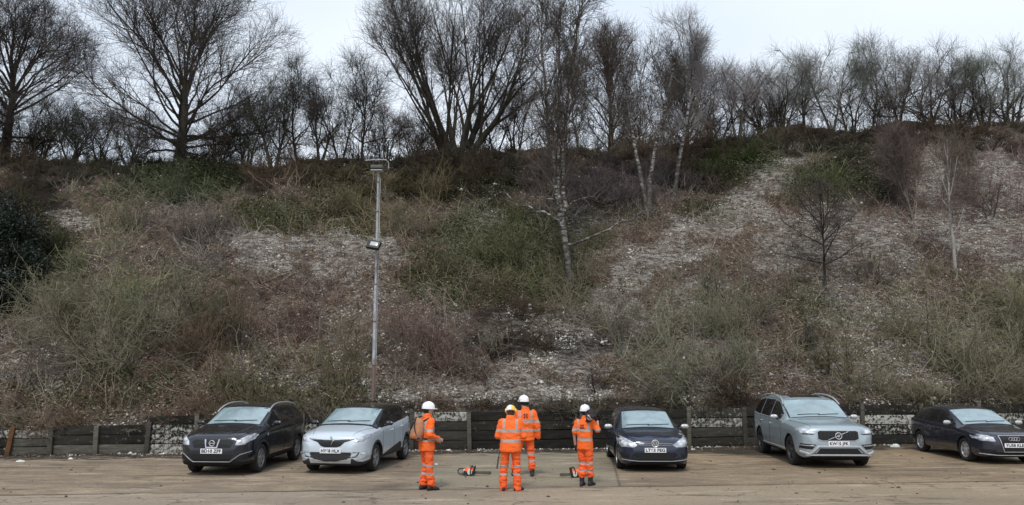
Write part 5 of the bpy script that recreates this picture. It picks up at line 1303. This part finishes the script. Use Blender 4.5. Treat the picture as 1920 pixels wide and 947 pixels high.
# ---- 5 dark grey hatch cut by the frame
GRAPH = m_paint('dark_graphite_paint', (.022, .024, .042), .35, .24, .2, (.07, .062, .055))
sp = dict(L=4.29, W=1.77, wb=2.58, FO=.87, rw=.318, paint=GRAPH, chin=.18, sillz=.20, 
    top=[(0, .56), (.012, .70), (.05, .76), (.14, .80), (.30, .845), (.65, .905), (1.15, .965), (1.98, 1.335), (2.2, 1.385), (2.5, 1.42), (3.0, 1.415), (3.6, 1.33), (3.9, 1.22), (4.15, 1.0), (4.25, .88), (4.29, .55)],
    belt=[(0, .72), (.3, .78), (.8, .85), (1.3, .90), (2.5, .93), (3.6, .97), (4.2, .97)], tumble=.44)
pos, ang = place((1817, 864.8), (1739, 848), 2.58, 1.77, -1)
c = Car(sp, 'parked_car', 'dark graphite hatchback with bright alloy wheels, cut by the right edge of the picture', 'car', pos, ang)
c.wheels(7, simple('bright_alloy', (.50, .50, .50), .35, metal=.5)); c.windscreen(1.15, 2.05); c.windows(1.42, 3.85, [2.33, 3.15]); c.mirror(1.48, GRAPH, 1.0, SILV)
c.doors([1.38, 2.36, 3.15]); c.handles([2.2, 3.0], GRAPH); c.seams_front((.12, 1.1), .5)
c.mir('headlight', 'f', [(.47, .60), (.78, .615), (.855, .66), (.86, .73), (.80, .755), (.62, .745), (.50, .70)], LAMP, off=.008)
c.patch('grille', 'f', [(-.37, .735), (-.27, .34), (.27, .34), (.37, .735)], DARKG, off=.006)
c.lipline([(-.38, .74), (-.27, .33), (.27, .33), (.38, .74), (-.38, .74)], .013, CHR, 'grille_surround', .014)
mb = MB(); h, _n = c.cast('f', (0, .66))
for k in range(4):
    cc = Vector((h.x + .03, -.096 + .064 * k, .665)); mb.tube([cc + Vector((0, .044 * math.cos(w), .044 * math.sin(w))) for w in np.linspace(0, 2 * math.pi, 21)], .007, 6)
mb.build('badge', CHR, c.root)
c.mir('fog_recess', 'f', [(.46, .38), (.80, .42), (.78, .32), (.50, .28)], DARKG, off=.005)
c.lipline([(-.80, .28), (-.4, .245), (.4, .245), (.80, .28)], .011, SILV, 'bumper_trim', .008)
c.plate(.50, 'YU58 KLE')
# ================================================================ PEOPLE
from mathutils import noise as mnoise
def remesh(mb, vox, name, smooth_n=6, wr=0.0, wf=6.0, zs=2.2, lowz=0.0, seed=0.0):
    me = mb.mesh('raw', smooth=False)
    def md(o):
        r = o.modifiers.new('r', 'REMESH'); r.mode = 'VOXEL'; r.voxel_size = vox; r.use_smooth_shade = True
        s = o.modifiers.new('s', 'SMOOTH'); s.factor = .6; s.iterations = smooth_n
    out = bake(me, [md], name)
    if wr:
        N = [v.normal.copy() for v in out.vertices]
        for v, n in zip(out.vertices, N):
            p = v.co
            a = mnoise.noise(Vector((p.x * wf + seed, p.y * wf, p.z * wf * zs))) * .65 + mnoise.noise(Vector((p.x * wf * 2.3, p.y * wf * 2.3 + seed, p.z * wf * zs * 2.1 + p.x * 6))) * .5
            k = wr * (1 + 1.4 * max(0, 1 - p.z / lowz) if lowz else 1)
            v.co = p + n * a * k
    out.shade_smooth(); return out
def m_hivis(name, col, kind, top_strap=True):
    """fluorescent cloth with sewn grey reflective tape"""
    m, nt, b = nmat(name, .75, .25); co = coord(nt); p = sep(nt, co)
    n = noise(nt, co, 5.0, 5, .65); z = vmath(nt, 'ADD', p[2], vmath(nt, 'MULTIPLY', vmath(nt, 'SUBTRACT', n, .5), .035))
    def band(s, c, w): return cramp(nt, vmath(nt, 'ABSOLUTE', vmath(nt, 'SUBTRACT', s, c)), [(w * .9, 1.0), (w, 0.0)])
    if kind == 'jacket':
        f = vmath(nt, 'MAXIMUM', band(z, 1.235, .032), band(z, 1.03, .032))
        ax = vmath(nt, 'ABSOLUTE', p[0])
        f2 = vmath(nt, 'MULTIPLY', band(ax, .145, .026), vmath(nt, 'GREATER_THAN', z, 1.235))
        f = vmath(nt, 'MAXIMUM', f, f2)
    else:
        f = vmath(nt, 'MAXIMUM', band(z, .50, .030), band(z, .335, .028))
    dirt = cramp(nt, noise(nt, co, 3.1, 5, .7), [(.42, 0.0), (.72, .55)])
    c = cmix(nt, dirt, col, (.55, .14, .045))
    tape = cramp(nt, n, [(.3, (.26, .21, .19)), (.7, (.44, .37, .34))])
    nt.links.new(cmix(nt, f, c, tape), b.inputs['Base Color']); bump(nt, b, n, .5, .02); return m
ORA = (.86, .135, .018); ORT = (.80, .105, .020)
JACK = m_hivis('hivis_jacket', ORA, 'jacket'); TROU = m_hivis('hivis_trousers', ORT, 'trousers')
SKIN = simple('skin', (.50, .30, .22), .55, var=.06); BOOT = simple('boot_leather', (.016, .015, .015), .6, var=.3, scale=20)
HELM = simple('white_helmet', (.80, .81, .83), .3, spec=.5, var=.03); HELY = simple('yellow_muffs', (.80, .50, .05), .4, var=.1); DKC = simple('black_cloth', (.014, .014, .016), .8, var=.2)
TEAL = simple('teal_muffs', (.02, .16, .15), .4, var=.1); HAIR = simple('hair', (.03, .02, .015), .8, var=.3); SAWO = simple('orange_casing', (.75, .13, .03), .45, var=.1); SAWW = simple('white_casing', (.62, .60, .56), .45, var=.1)
SAWR = simple('maroon_casing', (.16, .02, .025), .5, var=.2); STEEL = simple('dull_steel', (.12, .105, .09), .45, metal=.5, var=.25)
HELMY, _nt, _b = nmat('white_and_yellow_helmet', .35, .5)
_nt.links.new(cmix(_nt, cramp(_nt, sep(_nt, coord(_nt))[0], [(.005, 0.0), (.02, 1.0)]), (.78, .76, .68), (.80, .52, .10)), _b.inputs['Base Color'])
EYE = simple('eye', (.03, .03, .03), .3)

def ell(c, rx, ry, z, n=18, pw=2.4):
    out = []
    for k in range(n):
        w = 2 * math.pi * k / n; cx, sy = math.cos(w), math.sin(w)
        out.append(Vector((c[0] + rx * math.copysign(abs(cx) ** (2 / pw), cx), c[1] + ry * math.copysign(abs(sy) ** (2 / pw), sy), z)))
    return out
def limb(mb, pts, rad, n=14):
    mb.tube(pts, rad, n)
    for p, r in zip(pts, rad): mb.ball(p, r * .98, 12, 8)
    return mb
def hand(parent, wrist, dirv, palm_n, mat, name='glove', curl=.5, side=1):
    """palm, four fingers and a thumb"""
    d = Vector(dirv).normalized(); pn = Vector(palm_n).normalized(); s = d.cross(pn).normalized() * side; w = Vector(wrist); mb = MB()
    pc = w + d * .055
    mb.tube([w - d * .03, w + d * .01, pc, pc + d * .035], [.030, .034, .040, .036], 12, flat=.6)
    for k, (o, L) in enumerate(((-.030, .066), (-.010, .076), (.010, .072), (.028, .056))):
        a = pc + d * .03 + s * o; P = [a]; dd = d.copy()
        for j in range(3):
            dd = (dd * math.cos(curl * .9) + pn * math.sin(curl * .9)).normalized() if j else (dd + pn * curl * .3).normalized(); P.append(P[-1] + dd * L * (.42, .33, .25)[j])
        mb.tube(P, [.0105, .010, .009, .008], 8)
    a = w + d * .025 - s * .032; mb.tube([a, a - s * .03 + d * .03 + pn * .01, a - s * .032 + d * .055 + pn * .025], [.014, .012, .009], 8)
    me = remesh(mb, .0055, name, 2); return link(name, me, mat, parent)
def person(label, pos, rz, pose, H=1.0):
    t = empty('person', pos, rz, label, 'person', 'workers in orange high-visibility clothing'); t.scale = (H * .94, H * .96, H)
    P = pose; hy = P.get('lean', 0.0)                 # shoulders forward of the hips
    def tz(z): return hy * max(0, (z - .9)) / .5
    sh = {s: Vector((.195 * s, tz(1.40), 1.405)) for s in (-1, 1)}
    el = {s: Vector(P['elbow'][s]) + Vector((0, tz(1.15), 0)) for s in (-1, 1)}; wr = {s: Vector(P['wrist'][s]) + Vector((0, tz(1.1), 0)) for s in (-1, 1)}
    hp = {s: Vector((.10 * s, 0, .88)) for s in (-1, 1)}; kn = {s: Vector(P['knee'][s]) for s in (-1, 1)}; an = {s: Vector(P['ankle'][s]) for s in (-1, 1)}
    hc = Vector((0, tz(1.64) + .01, 1.64)) + Vector(P.get('head', (0, 0, 0))); hr = Quaternion((0, 0, 1), P.get('turn', 0)) @ Quaternion((1, 0, 0), -P.get('bow', 0))
    # body: one skin surface from head to ankles
    b = MB(); hf = lambda v: hc + hr @ Vector(v)
    b.ball(hc, (.076, .094, .118), 20, 14, rot=hr); b.ball(hf((0, .02, -.06)), (.055, .065, .06), 14, 10, rot=hr)
    b.tube([hf((0, .088, .01)), hf((0, .112, -.03))], [.010, .017], 8); b.ball(hf((0, .085, -.066)), (.026, .014, .010), 10, 6, rot=hr)
    for s in (-1, 1): b.ball(hf((.077 * s, -.005, -.02)), (.012, .022, .034), 10, 8, rot=hr); b.ball(hf((.030 * s, .082, .012)), (.016, .010, .010), 8, 6, rot=hr)
    b.tube([hc + Vector((0, -.02, -.05)), Vector((0, tz(1.42), 1.42))], [.058, .066], 14)
    b.rings([ell((0, tz(z) - .0), rx, ry, z) for z, rx, ry in ((.84, .15, .10), (1.0, .145, .10), (1.2, .16, .11), (1.36, .17, .10), (1.44, .10, .07))])
    for s in (-1, 1):
        limb(b, [sh[s], el[s], wr[s]], [.052, .042, .030]); limb(b, [hp[s], kn[s], an[s]], [.08, .055, .042])
    bd = link('body', remesh(b, .010, 'body', 3), SKIN, t)
    for s in (-1, 1): MB().ball(hf((.030 * s, .088, .012)), .009, 8, 6).build('eye', EYE, bd)
    hb = MB(); hb.ball(hf((0, -.022, .0)), (.084, .088, .10), 18, 12, rot=hr); hb.build('hair', HAIR, t)
    # jacket
    j = MB(); bg = P.get('baggy', 1.0)
    j.rings([ell((0, tz(z) + y), rx * bg, ry * bg, z) for z, rx, ry, y in P.get('torso', ((.80, .225, .160, 0), (.88, .222, .158, 0), (1.0, .212, .152, -.005), (1.12, .212, .150, -.01), (1.25, .225, .148, -.01), (1.36, .228, .138, -.01), (1.42, .190, .118, -.005), (1.46, .125, .095, 0), (1.50, .092, .088, .0), (1.555, .088, .086, .005)))])
    short = P.get('short', False)
    for s in (-1, 1):
        if short: e = sh[s] + (el[s] - sh[s]) * .82; limb(j, [sh[s], e], [.082, .080])
        else: limb(j, [sh[s], el[s], wr[s]], [.088, .082, .066])
    jm = remesh(j, .013, 'jacket', 6, .016, 6.5, 1.9, seed=P.get('seed', 0)); jk = link('jacket', jm, JACK, t)
    if not short:
        for s in (-1, 1):
            d = (wr[s] - el[s]).normalized(); MB().tube([wr[s] + d * .0, wr[s] + d * .02], [.066, .060], 14).build('cuff', JACK, jk)
    # trousers
    q = MB(); q.rings([ell((0, 0), rx, ry, z) for z, rx, ry in ((.78, .175, .125), (.86, .185, .135), (.97, .175, .13), (1.02, .165, .12))])
    for s in (-1, 1): limb(q, [hp[s] + Vector((0, 0, -.02)), (hp[s] + kn[s]) / 2, kn[s], (kn[s] + an[s]) / 2, an[s] + Vector((0, 0, P.get('cuff', .03)))], [.108, .100, .086, .088, .088])
    link('trousers', remesh(q, .012, 'trousers', 5, .017, 6.5, 2.6, .75, P.get('seed', 0) + 3), TROU, t)
    for s in (-1, 1):
        a = an[s]; fd = Quaternion((0, 0, 1), P.get('foot', {}).get(s, -.12 * s)) @ Vector((0, 1, 0)); up = Vector((0, 0, 1)); g = Vector((a.x, a.y, a.z - .09)); bt = MB(); gz = a.z - .09
        bt.tube([a + up * .13, a + up * .02, g + up * .06], [.062, .058, .056], 14)
        bt.rings([[g + fd * y + fd.cross(up) * (w * math.cos(k)) + up * (h / 2 + h / 2 * math.sin(k)) for k in np.linspace(0, 2 * math.pi, 14, endpoint=False)] for y, w, h in ((-.095, .02, .05), (-.08, .040, .09), (-.02, .046, .11), (.06, .048, .10), (.13, .050, .075), (.175, .040, .055), (.195, .018, .035))])
        link('boot', remesh(bt, .009, 'boot', 3), BOOT, t)
    # helmet with peak
    hm = MB(); rg = []
    for z, r in ((0.0, 1.0), (.03, 1.0), (.06, .965), (.09, .87), (.115, .70), (.130, .48), (.138, .22), (.140, .03)):
        rg.append([hf((.118 * r * math.cos(k), .145 * r * math.sin(k) - .005, .025 + z)) for k in np.linspace(0, 2 * math.pi, 24, endpoint=False)])
    hm.rings(rg)
    hm.rings([[hf((.128 * math.cos(k), .155 * math.sin(k) + (.045 if math.sin(k) > .3 else 0) * math.sin(k), .018 + o)) for k in np.linspace(0, 2 * math.pi, 24, endpoint=False)] for o in (0, .014)])
    hm.tube([hf((0, y, .167 - (y * y) * 4.2)) for y in np.linspace(-.11, .11, 9)], .010, 6)
    he = hm.build('helmet', P.get('helm', HELM), t)
    if 'muff' in P:
        mm = P['muff']
        for s in (-1, 1):
            mf = MB(); mf.rings([[hf((s * (.088 + x), .030 * r * math.cos(k) * 1.1 - .005 + P.get('muffy', 0), -.015 + P.get('muffz', 0) + .044 * r * math.sin(k))) for k in np.linspace(0, 2 * math.pi, 14, endpoint=False)] for x, r in ((0, .9), (.01, 1.1), (.035, 1.0), (.045, .6))]); mf.tube([hf((s * .125, -.005 + P.get('muffy', 0), 0.0 + P.get('muffz', 0))), hf((s * .128, -.005, .06))], .007, 6)
            mf.build('ear_defender', mm, he)
    for s in (-1, 1):
        if s in P.get('hands', {}):
            d, pn, mt, nm = P['hands'][s]; hand(t, wr[s] + (wr[s] - el[s]).normalized() * .012, d, pn, mt, nm, P.get('curl', .6), s)
    return t, jm, jk
LEGS = dict(knee={-1: (-.115, .03, .49), 1: (.115, .03, .49)}, ankle={-1: (-.12, 0, .09), 1: (.12, 0, .09)})
def emblem(jm, jk, cx, cz, r, parts):
    """dark round emblem printed on the back, following the cloth"""
    bm = bmesh.new(); bm.from_mesh(jm); bv = BVHTree.FromBMesh(bm); bm.free(); mb = MB()
    def q(x, z, o=.004):
        h = bv.ray_cast(Vector((x, -3, z)), Vector((0, 1, 0))); return h[0] + Vector((0, -o, 0))
    def strip(a, b, w):
        a = Vector(a); b = Vector(b); n = max(2, int((b - a).length / .012)); s = Vector((-(b - a).y, (b - a).x)).normalized() * w; V = []; 
        for i in range(n + 1):
            c = a + (b - a) * i / n
            for sg in (1, -1): V.append(q(c.x + s.x * sg, c.y + s.y * sg))
        mb.add(V, [(2 * i, 2 * i + 1, 2 * i + 3, 2 * i + 2) for i in range(n)])
    for p in parts: strip(*p)
    mb.build('emblem', INKB, jk)
INKB = simple('emblem_ink', (.06, .02, .018), .8, var=.2)
def emb_parts(cx, cz, r):
    out = []
    for k in range(4):
        a0 = math.pi / 4 + k * math.pi / 2
        for j in range(5):
            t0 = a0 - .5 + j * .2; t1 = t0 + .2
            out.append(((cx + r * math.cos(t0), cz + r * math.sin(t0)), (cx + r * math.cos(t1), cz + r * math.sin(t1)), .011))
        out.append(((cx + r * .25 * math.cos(a0), cz + r * .25 * math.sin(a0)), (cx + r * .75 * math.cos(a0), cz + r * .75 * math.sin(a0)), .012))
    return out

# A: far left worker, turned to the right, with a backpack
pA = G(799, 919)
tA, jmA, jkA = person('worker wearing a white helmet and a backpack, standing apart, left of the others', pA, R(-58),
    dict(elbow={-1: (-.27, -.04, 1.14), 1: (.27, -.07, 1.14)}, wrist={-1: (-.17, .19, 1.05), 1: (.19, .19, 1.03)}, head=(0, .02, 0), turn=R(-8), bow=.05, seed=1.0,
         hands={1: ((-.3, 1, -.15), (-1, 0, 0), SKIN, 'hand'), -1: ((.3, 1, -.1), (1, 0, 0), SKIN, 'hand')}, foot={-1: .1, 1: -.15},
         knee={-1: (-.10, .04, .49), 1: (.10, .02, .49)}, ankle={-1: (-.115, -.02, .09), 1: (.115, .06, .09)}, cuff=.05))
bp = empty('backpack', pA + (Matrix.Rotation(R(-58), 3, 'Z') @ Vector((0, -.235, 1.02))), R(-58), 'grey-brown and orange backpack with black trim on the leftmost worker', 'backpack')
bp.rotation_euler = (R(-6), 0, R(-58))
m, nt, b = nmat('backpack_cloth', .8, .2); n = noise(nt, coord(nt), 4.5, 4); nt.links.new(cramp(nt, n, [(.35, (.26, .13, .075)), (.5, (.38, .19, .11)), (.66, (.52, .15, .05))]), b.inputs['Base Color']); bump(nt, b, n, .5, .02); BPM = m
mb = MB(); mb.rings([ell((0, y * .0 - .0), rx, ry, z, 20, 2.8) for z, rx, ry, y in ((.0, .10, .06, 0), (.03, .145, .095, 0), (.14, .165, .115, 0), (.28, .16, .105, 0), (.38, .135, .085, 0), (.44, .09, .06, 0), (.46, .03, .02, 0))])
o = link('pack_body', remesh(mb, .012, 'pack_body', 5, .008, 6, 1.2), BPM, bp)
mb = MB(); mb.rings([ell((0, -.09), rx, ry, z, 16, 2.6) for z, rx, ry in ((.03, .09, .035), (.08, .115, .05), (.18, .115, .045), (.23, .08, .03))]); link('front_pocket', remesh(mb, .012, 'front_pocket', 4, .006), BPM, bp)
mb = MB()
mb.tube([(-.13, -.05, .06), (-.10, -.115, .2), (-.04, -.11, .32), (0, -.07, .43)], .012, 6).tube([(.13, -.05, .06), (.10, -.115, .2), (.04, -.11, .32), (0, -.07, .43)], .012, 6).tube([(-.16, -.02, .05), (0, -.12, .02), (.16, -.02, .05)], .020, 8)
mb.tube([(-.03, 0, .45), (-.03, -.01, .50), (.03, -.01, .50), (.03, 0, .45)], .008, 6); mb.build('trim', DKC, bp)
for s in (-1, 1): MB().tube([(s * .10, .06, .40), (s * .135, .16, .47), (s * .15, .30, .43), (s * .165, .385, .30), (s * .19, .36, .12), (s * .20, .22, .05), (s * .14, .08, .05)], .019, 8, flat=.45).build('shoulder_strap', DKC, bp)

# B: stooping worker, back to us
pB = G(957, 920)
tB, jmB, jkB = person('stooping worker seen from behind in a white and yellow helmet, nearest of the middle pair', pB, R(-3),
    dict(elbow={-1: (-.285, .02, 1.13), 1: (.30, .03, 1.12)}, wrist={-1: (-.20, .24, 1.06), 1: (.14, .25, 1.12)}, lean=.07, head=(0, .05, -.045), bow=.42, seed=5.0, helm=HELMY, baggy=1.10, muff=HELY, muffy=-.03, muffz=.055,
         hands={-1: ((.2, 1, -.2), (0, 0, -1), DKC, 'glove'), 1: ((-.4, 1, 0), (0, 0, -1), DKC, 'glove')}, knee={-1: (-.145, .03, .49), 1: (.14, .03, .49)}, ankle={-1: (-.165, 0, .085), 1: (.155, .0, .085)}, cuff=-.045, foot={-1: .25, 1: -.75}), .985)
# C: behind B
pC = G(985, 893)
tC, jmC, jkC = person('worker behind the stooping one, white helmet and round dark emblem on his back', pC, R(4),
    dict(elbow={-1: (-.26, .10, 1.15), 1: (.29, -.02, 1.13)}, wrist={-1: (-.16, .26, 1.20), 1: (.315, .02, .87)}, head=(-.035, .0, .015), turn=.5, seed=9.0, baggy=1.03, muff=DKC,
         hands={1: ((.02, .05, -1), (-1, 0, 0), DKC, 'glove'), -1: ((.2, 1, .1), (0, 0, -1), DKC, 'glove')}, knee={-1: (-.19, .03, .50), 1: (.145, .02, .49)}, ankle={-1: (-.27, .02, .09), 1: (.165, -.02, .09)}, cuff=.10), 1.03)
emblem(jmC, jkC, 0, 1.355, .052, emb_parts(0, 1.355, .052))
# D: right worker with a saw on the shoulder
pD = G(1098, 911)
tD, jmD, jkD = person('worker in short sleeves carrying a chainsaw on the shoulder, rightmost of the four', pD, R(-30),
    dict(elbow={-1: (-.275, -.02, 1.13), 1: (.34, .05, 1.22)}, wrist={-1: (-.285, .05, .885), 1: (.27, .14, 1.43)}, head=(0, .01, 0), turn=.15, seed=13.0, short=True, baggy=.90, muff=TEAL, muffz=.02, curl=.9,
         hands={-1: ((0, .1, -1), (1, 0, 0), DKC, 'glove'), 1: ((-.2, -.3, .8), (0, -1, 0), DKC, 'glove')}, knee={-1: (-.085, .03, .48), 1: (.09, .03, .48)}, ankle={-1: (-.075, -.04, .09), 1: (.10, .07, .09)}, cuff=.16), .955)
emblem(jmD, jkD, -.01, 1.30, .048, emb_parts(-.01, 1.315, .046) + [((-.07, 1.222 + .05), (.07, 1.222 + .05), .008)])
MB().rings([[Vector((sx_ * .0, 0, 0)) + (tD.matrix_world.to_3x3() @ Vector((0, 0, 0))) for sx_ in range(3)]] * 2) if False else None

# chainsaws
def chainsaw(pos, rot, label, top=SAWO, low=SAWW, bar=.42):
    t = empty('chainsaw', pos, 0, label, 'chainsaw'); t.rotation_euler = rot
    MB().box((0, 0, .075), (.25, .17, .09), bev=.02).box((-.02, .03, .055), (.30, .10, .07), bev=.02).build('engine', PLAS, t)
    MB().rings([[Vector((x, y * w, z)) for y, z in ((-.085, .11), (-.07, .16 * h), (-.03, .19 * h), (.03, .19 * h), (.07, .16 * h), (.085, .11))] for x, w, h in ((-.10, .8, .8), (-.06, 1, 1), (.06, 1, 1.02), (.11, .8, .85))]).build('top_cover', top, t)
    MB().lathe([(.001, -.088), (.055, -.088), (.07, -.07), (.07, -.05)], 'y', (.03, 0, .09), 20).lathe([(.001, .088), (.05, .088), (.062, .07), (.06, .05)], 'y', (.05, 0, .08), 18).build('side_cover', low, t)
    MB().box((-.115, 0, .10), (.03, .15, .10), bev=.012).build('fuel_tank', low, t)
    MB().tube([(-.12, .02, .13), (-.17, .02, .155), (-.25, .02, .15), (-.29, .02, .11), (-.28, .02, .05), (-.22, .02, .03), (-.12, .02, .03)], .015, 8).build('rear_handle', PLAS, t)
    MB().tube([(.05, -.11, .03), (.06, -.12, .12), (.07, -.10, .21), (.07, 0, .235), (.06, .09, .20), (.05, .11, .09)], .013, 8).build('front_handle', PLAS, t)
    MB().rings([[Vector((.11, y, .12)), Vector((.125, y, .12)), Vector((.145, y * .9, .225)), Vector((.13, y * .9, .225))] for y in (-.075, -.03, .03, .075)]).build('hand_guard', PLAS, t)
    n = 12; out = []
    for sgn in (-1, 1):
        ring = [Vector((.10, sgn * .004 + .03, .045)), Vector((.12 + bar - .05, sgn * .004 + .03, .035))] + [Vector((.12 + bar - .045 + .038 * math.sin(a), sgn * .004 + .03, .073 - .038 * math.cos(a))) for a in np.linspace(.1, math.pi - .1, 8)] + [Vector((.12 + bar - .05, sgn * .004 + .03, .112)), Vector((.10, sgn * .004 + .03, .10))]
        out.append(ring)
    MB().rings(out).build('guide_bar', STEEL, t); return t
g1 = G(880, 892); chainsaw(g1, (0, 0, R(-14)), 'orange and white chainsaw lying on the concrete, left of the middle pair')
g2 = G(1080, 895); chainsaw(g2, (0, 0, R(196)), 'chainsaw with orange top on the ground behind the rightmost worker', bar=.30)
sM = tD.matrix_world
bpy.context.view_layer.update()
sp_ = tD.matrix_world @ Vector((.27, -.10, 1.47))
s3 = chainsaw(sp_, (R(28), R(-35), R(-62)), 'chainsaw with dark red casing held on the rightmost worker\'s shoulder', SAWR, SAWW, .34); s3.scale = (.95, .95, .95)
# pole tool held by B
bpy.context.view_layer.update()
pa = tB.matrix_world @ Vector((-.235, .30, 1.08)); t = empty('pruning_saw', pa, 0, 'thin dark long-handled saw hanging from the left hand of the stooping worker', 'saw')
MB().tube([(0, 0, .08), (-.01, 0, -.05)], [.018, .017], 10).build('handle', DKC, t)
MB().tube([(-.01, 0, -.05), (-.045, 0, -.42)], .010, 8).build('shaft', STEEL, t)
MB().rings([[Vector((-.045 - .02, -.003, -.42)), Vector((-.045 + .018, -.003, -.42)), Vector((-.045 + .018, .003, -.42)), Vector((-.045 - .02, .003, -.42))], [Vector((-.10, -.003, -.66)), Vector((-.065, -.003, -.66)), Vector((-.065, .003, -.66)), Vector((-.10, .003, -.66))]]).build('blade', STEEL, t)

# litter seen in the photograph
def scrap(u, v, label, sz, z=.0, name='litter_scrap', behind=False):
    p = G(u, v); t = MB(); rg = np.random.default_rng(int(u)); V = []
    n = 9
    base = [Vector((sz * (1 + .3 * rg.normal()) * math.cos(k), sz * .45 * (1 + .3 * rg.normal()) * math.sin(k), 0)) for k in np.linspace(0, 2 * math.pi, n, endpoint=False)]
    t.rings([base, [b_ * .9 + Vector((0, 0, sz * .35)) for b_ in base], [b_ * .4 + Vector((0, 0, sz * (.5 + .1 * rg.normal()))) for b_ in base]])
    o = t.build(name, simple('paper', (.62, .62, .60), .8, var=.1) if 'paper' not in bpy.data.materials else bpy.data.materials['paper'], None); o.location = p
    return tag(o, label, 'litter', None)
scrap(1680, 838, 'white crumpled paper scrap by the wall, between the two right-hand cars', .17)
scrap(818, 871, 'small white scrap on the concrete right of the leftmost worker', .045)
scrap(38, 866, 'white stone-like scrap at the wall foot near the left edge', .09)
scrap(133, 861, 'white scrap at the wall foot, second from the left edge', .07)
scrap(1299, 843, 'white scrap on the ground right of the dark blue hatchback', .06)
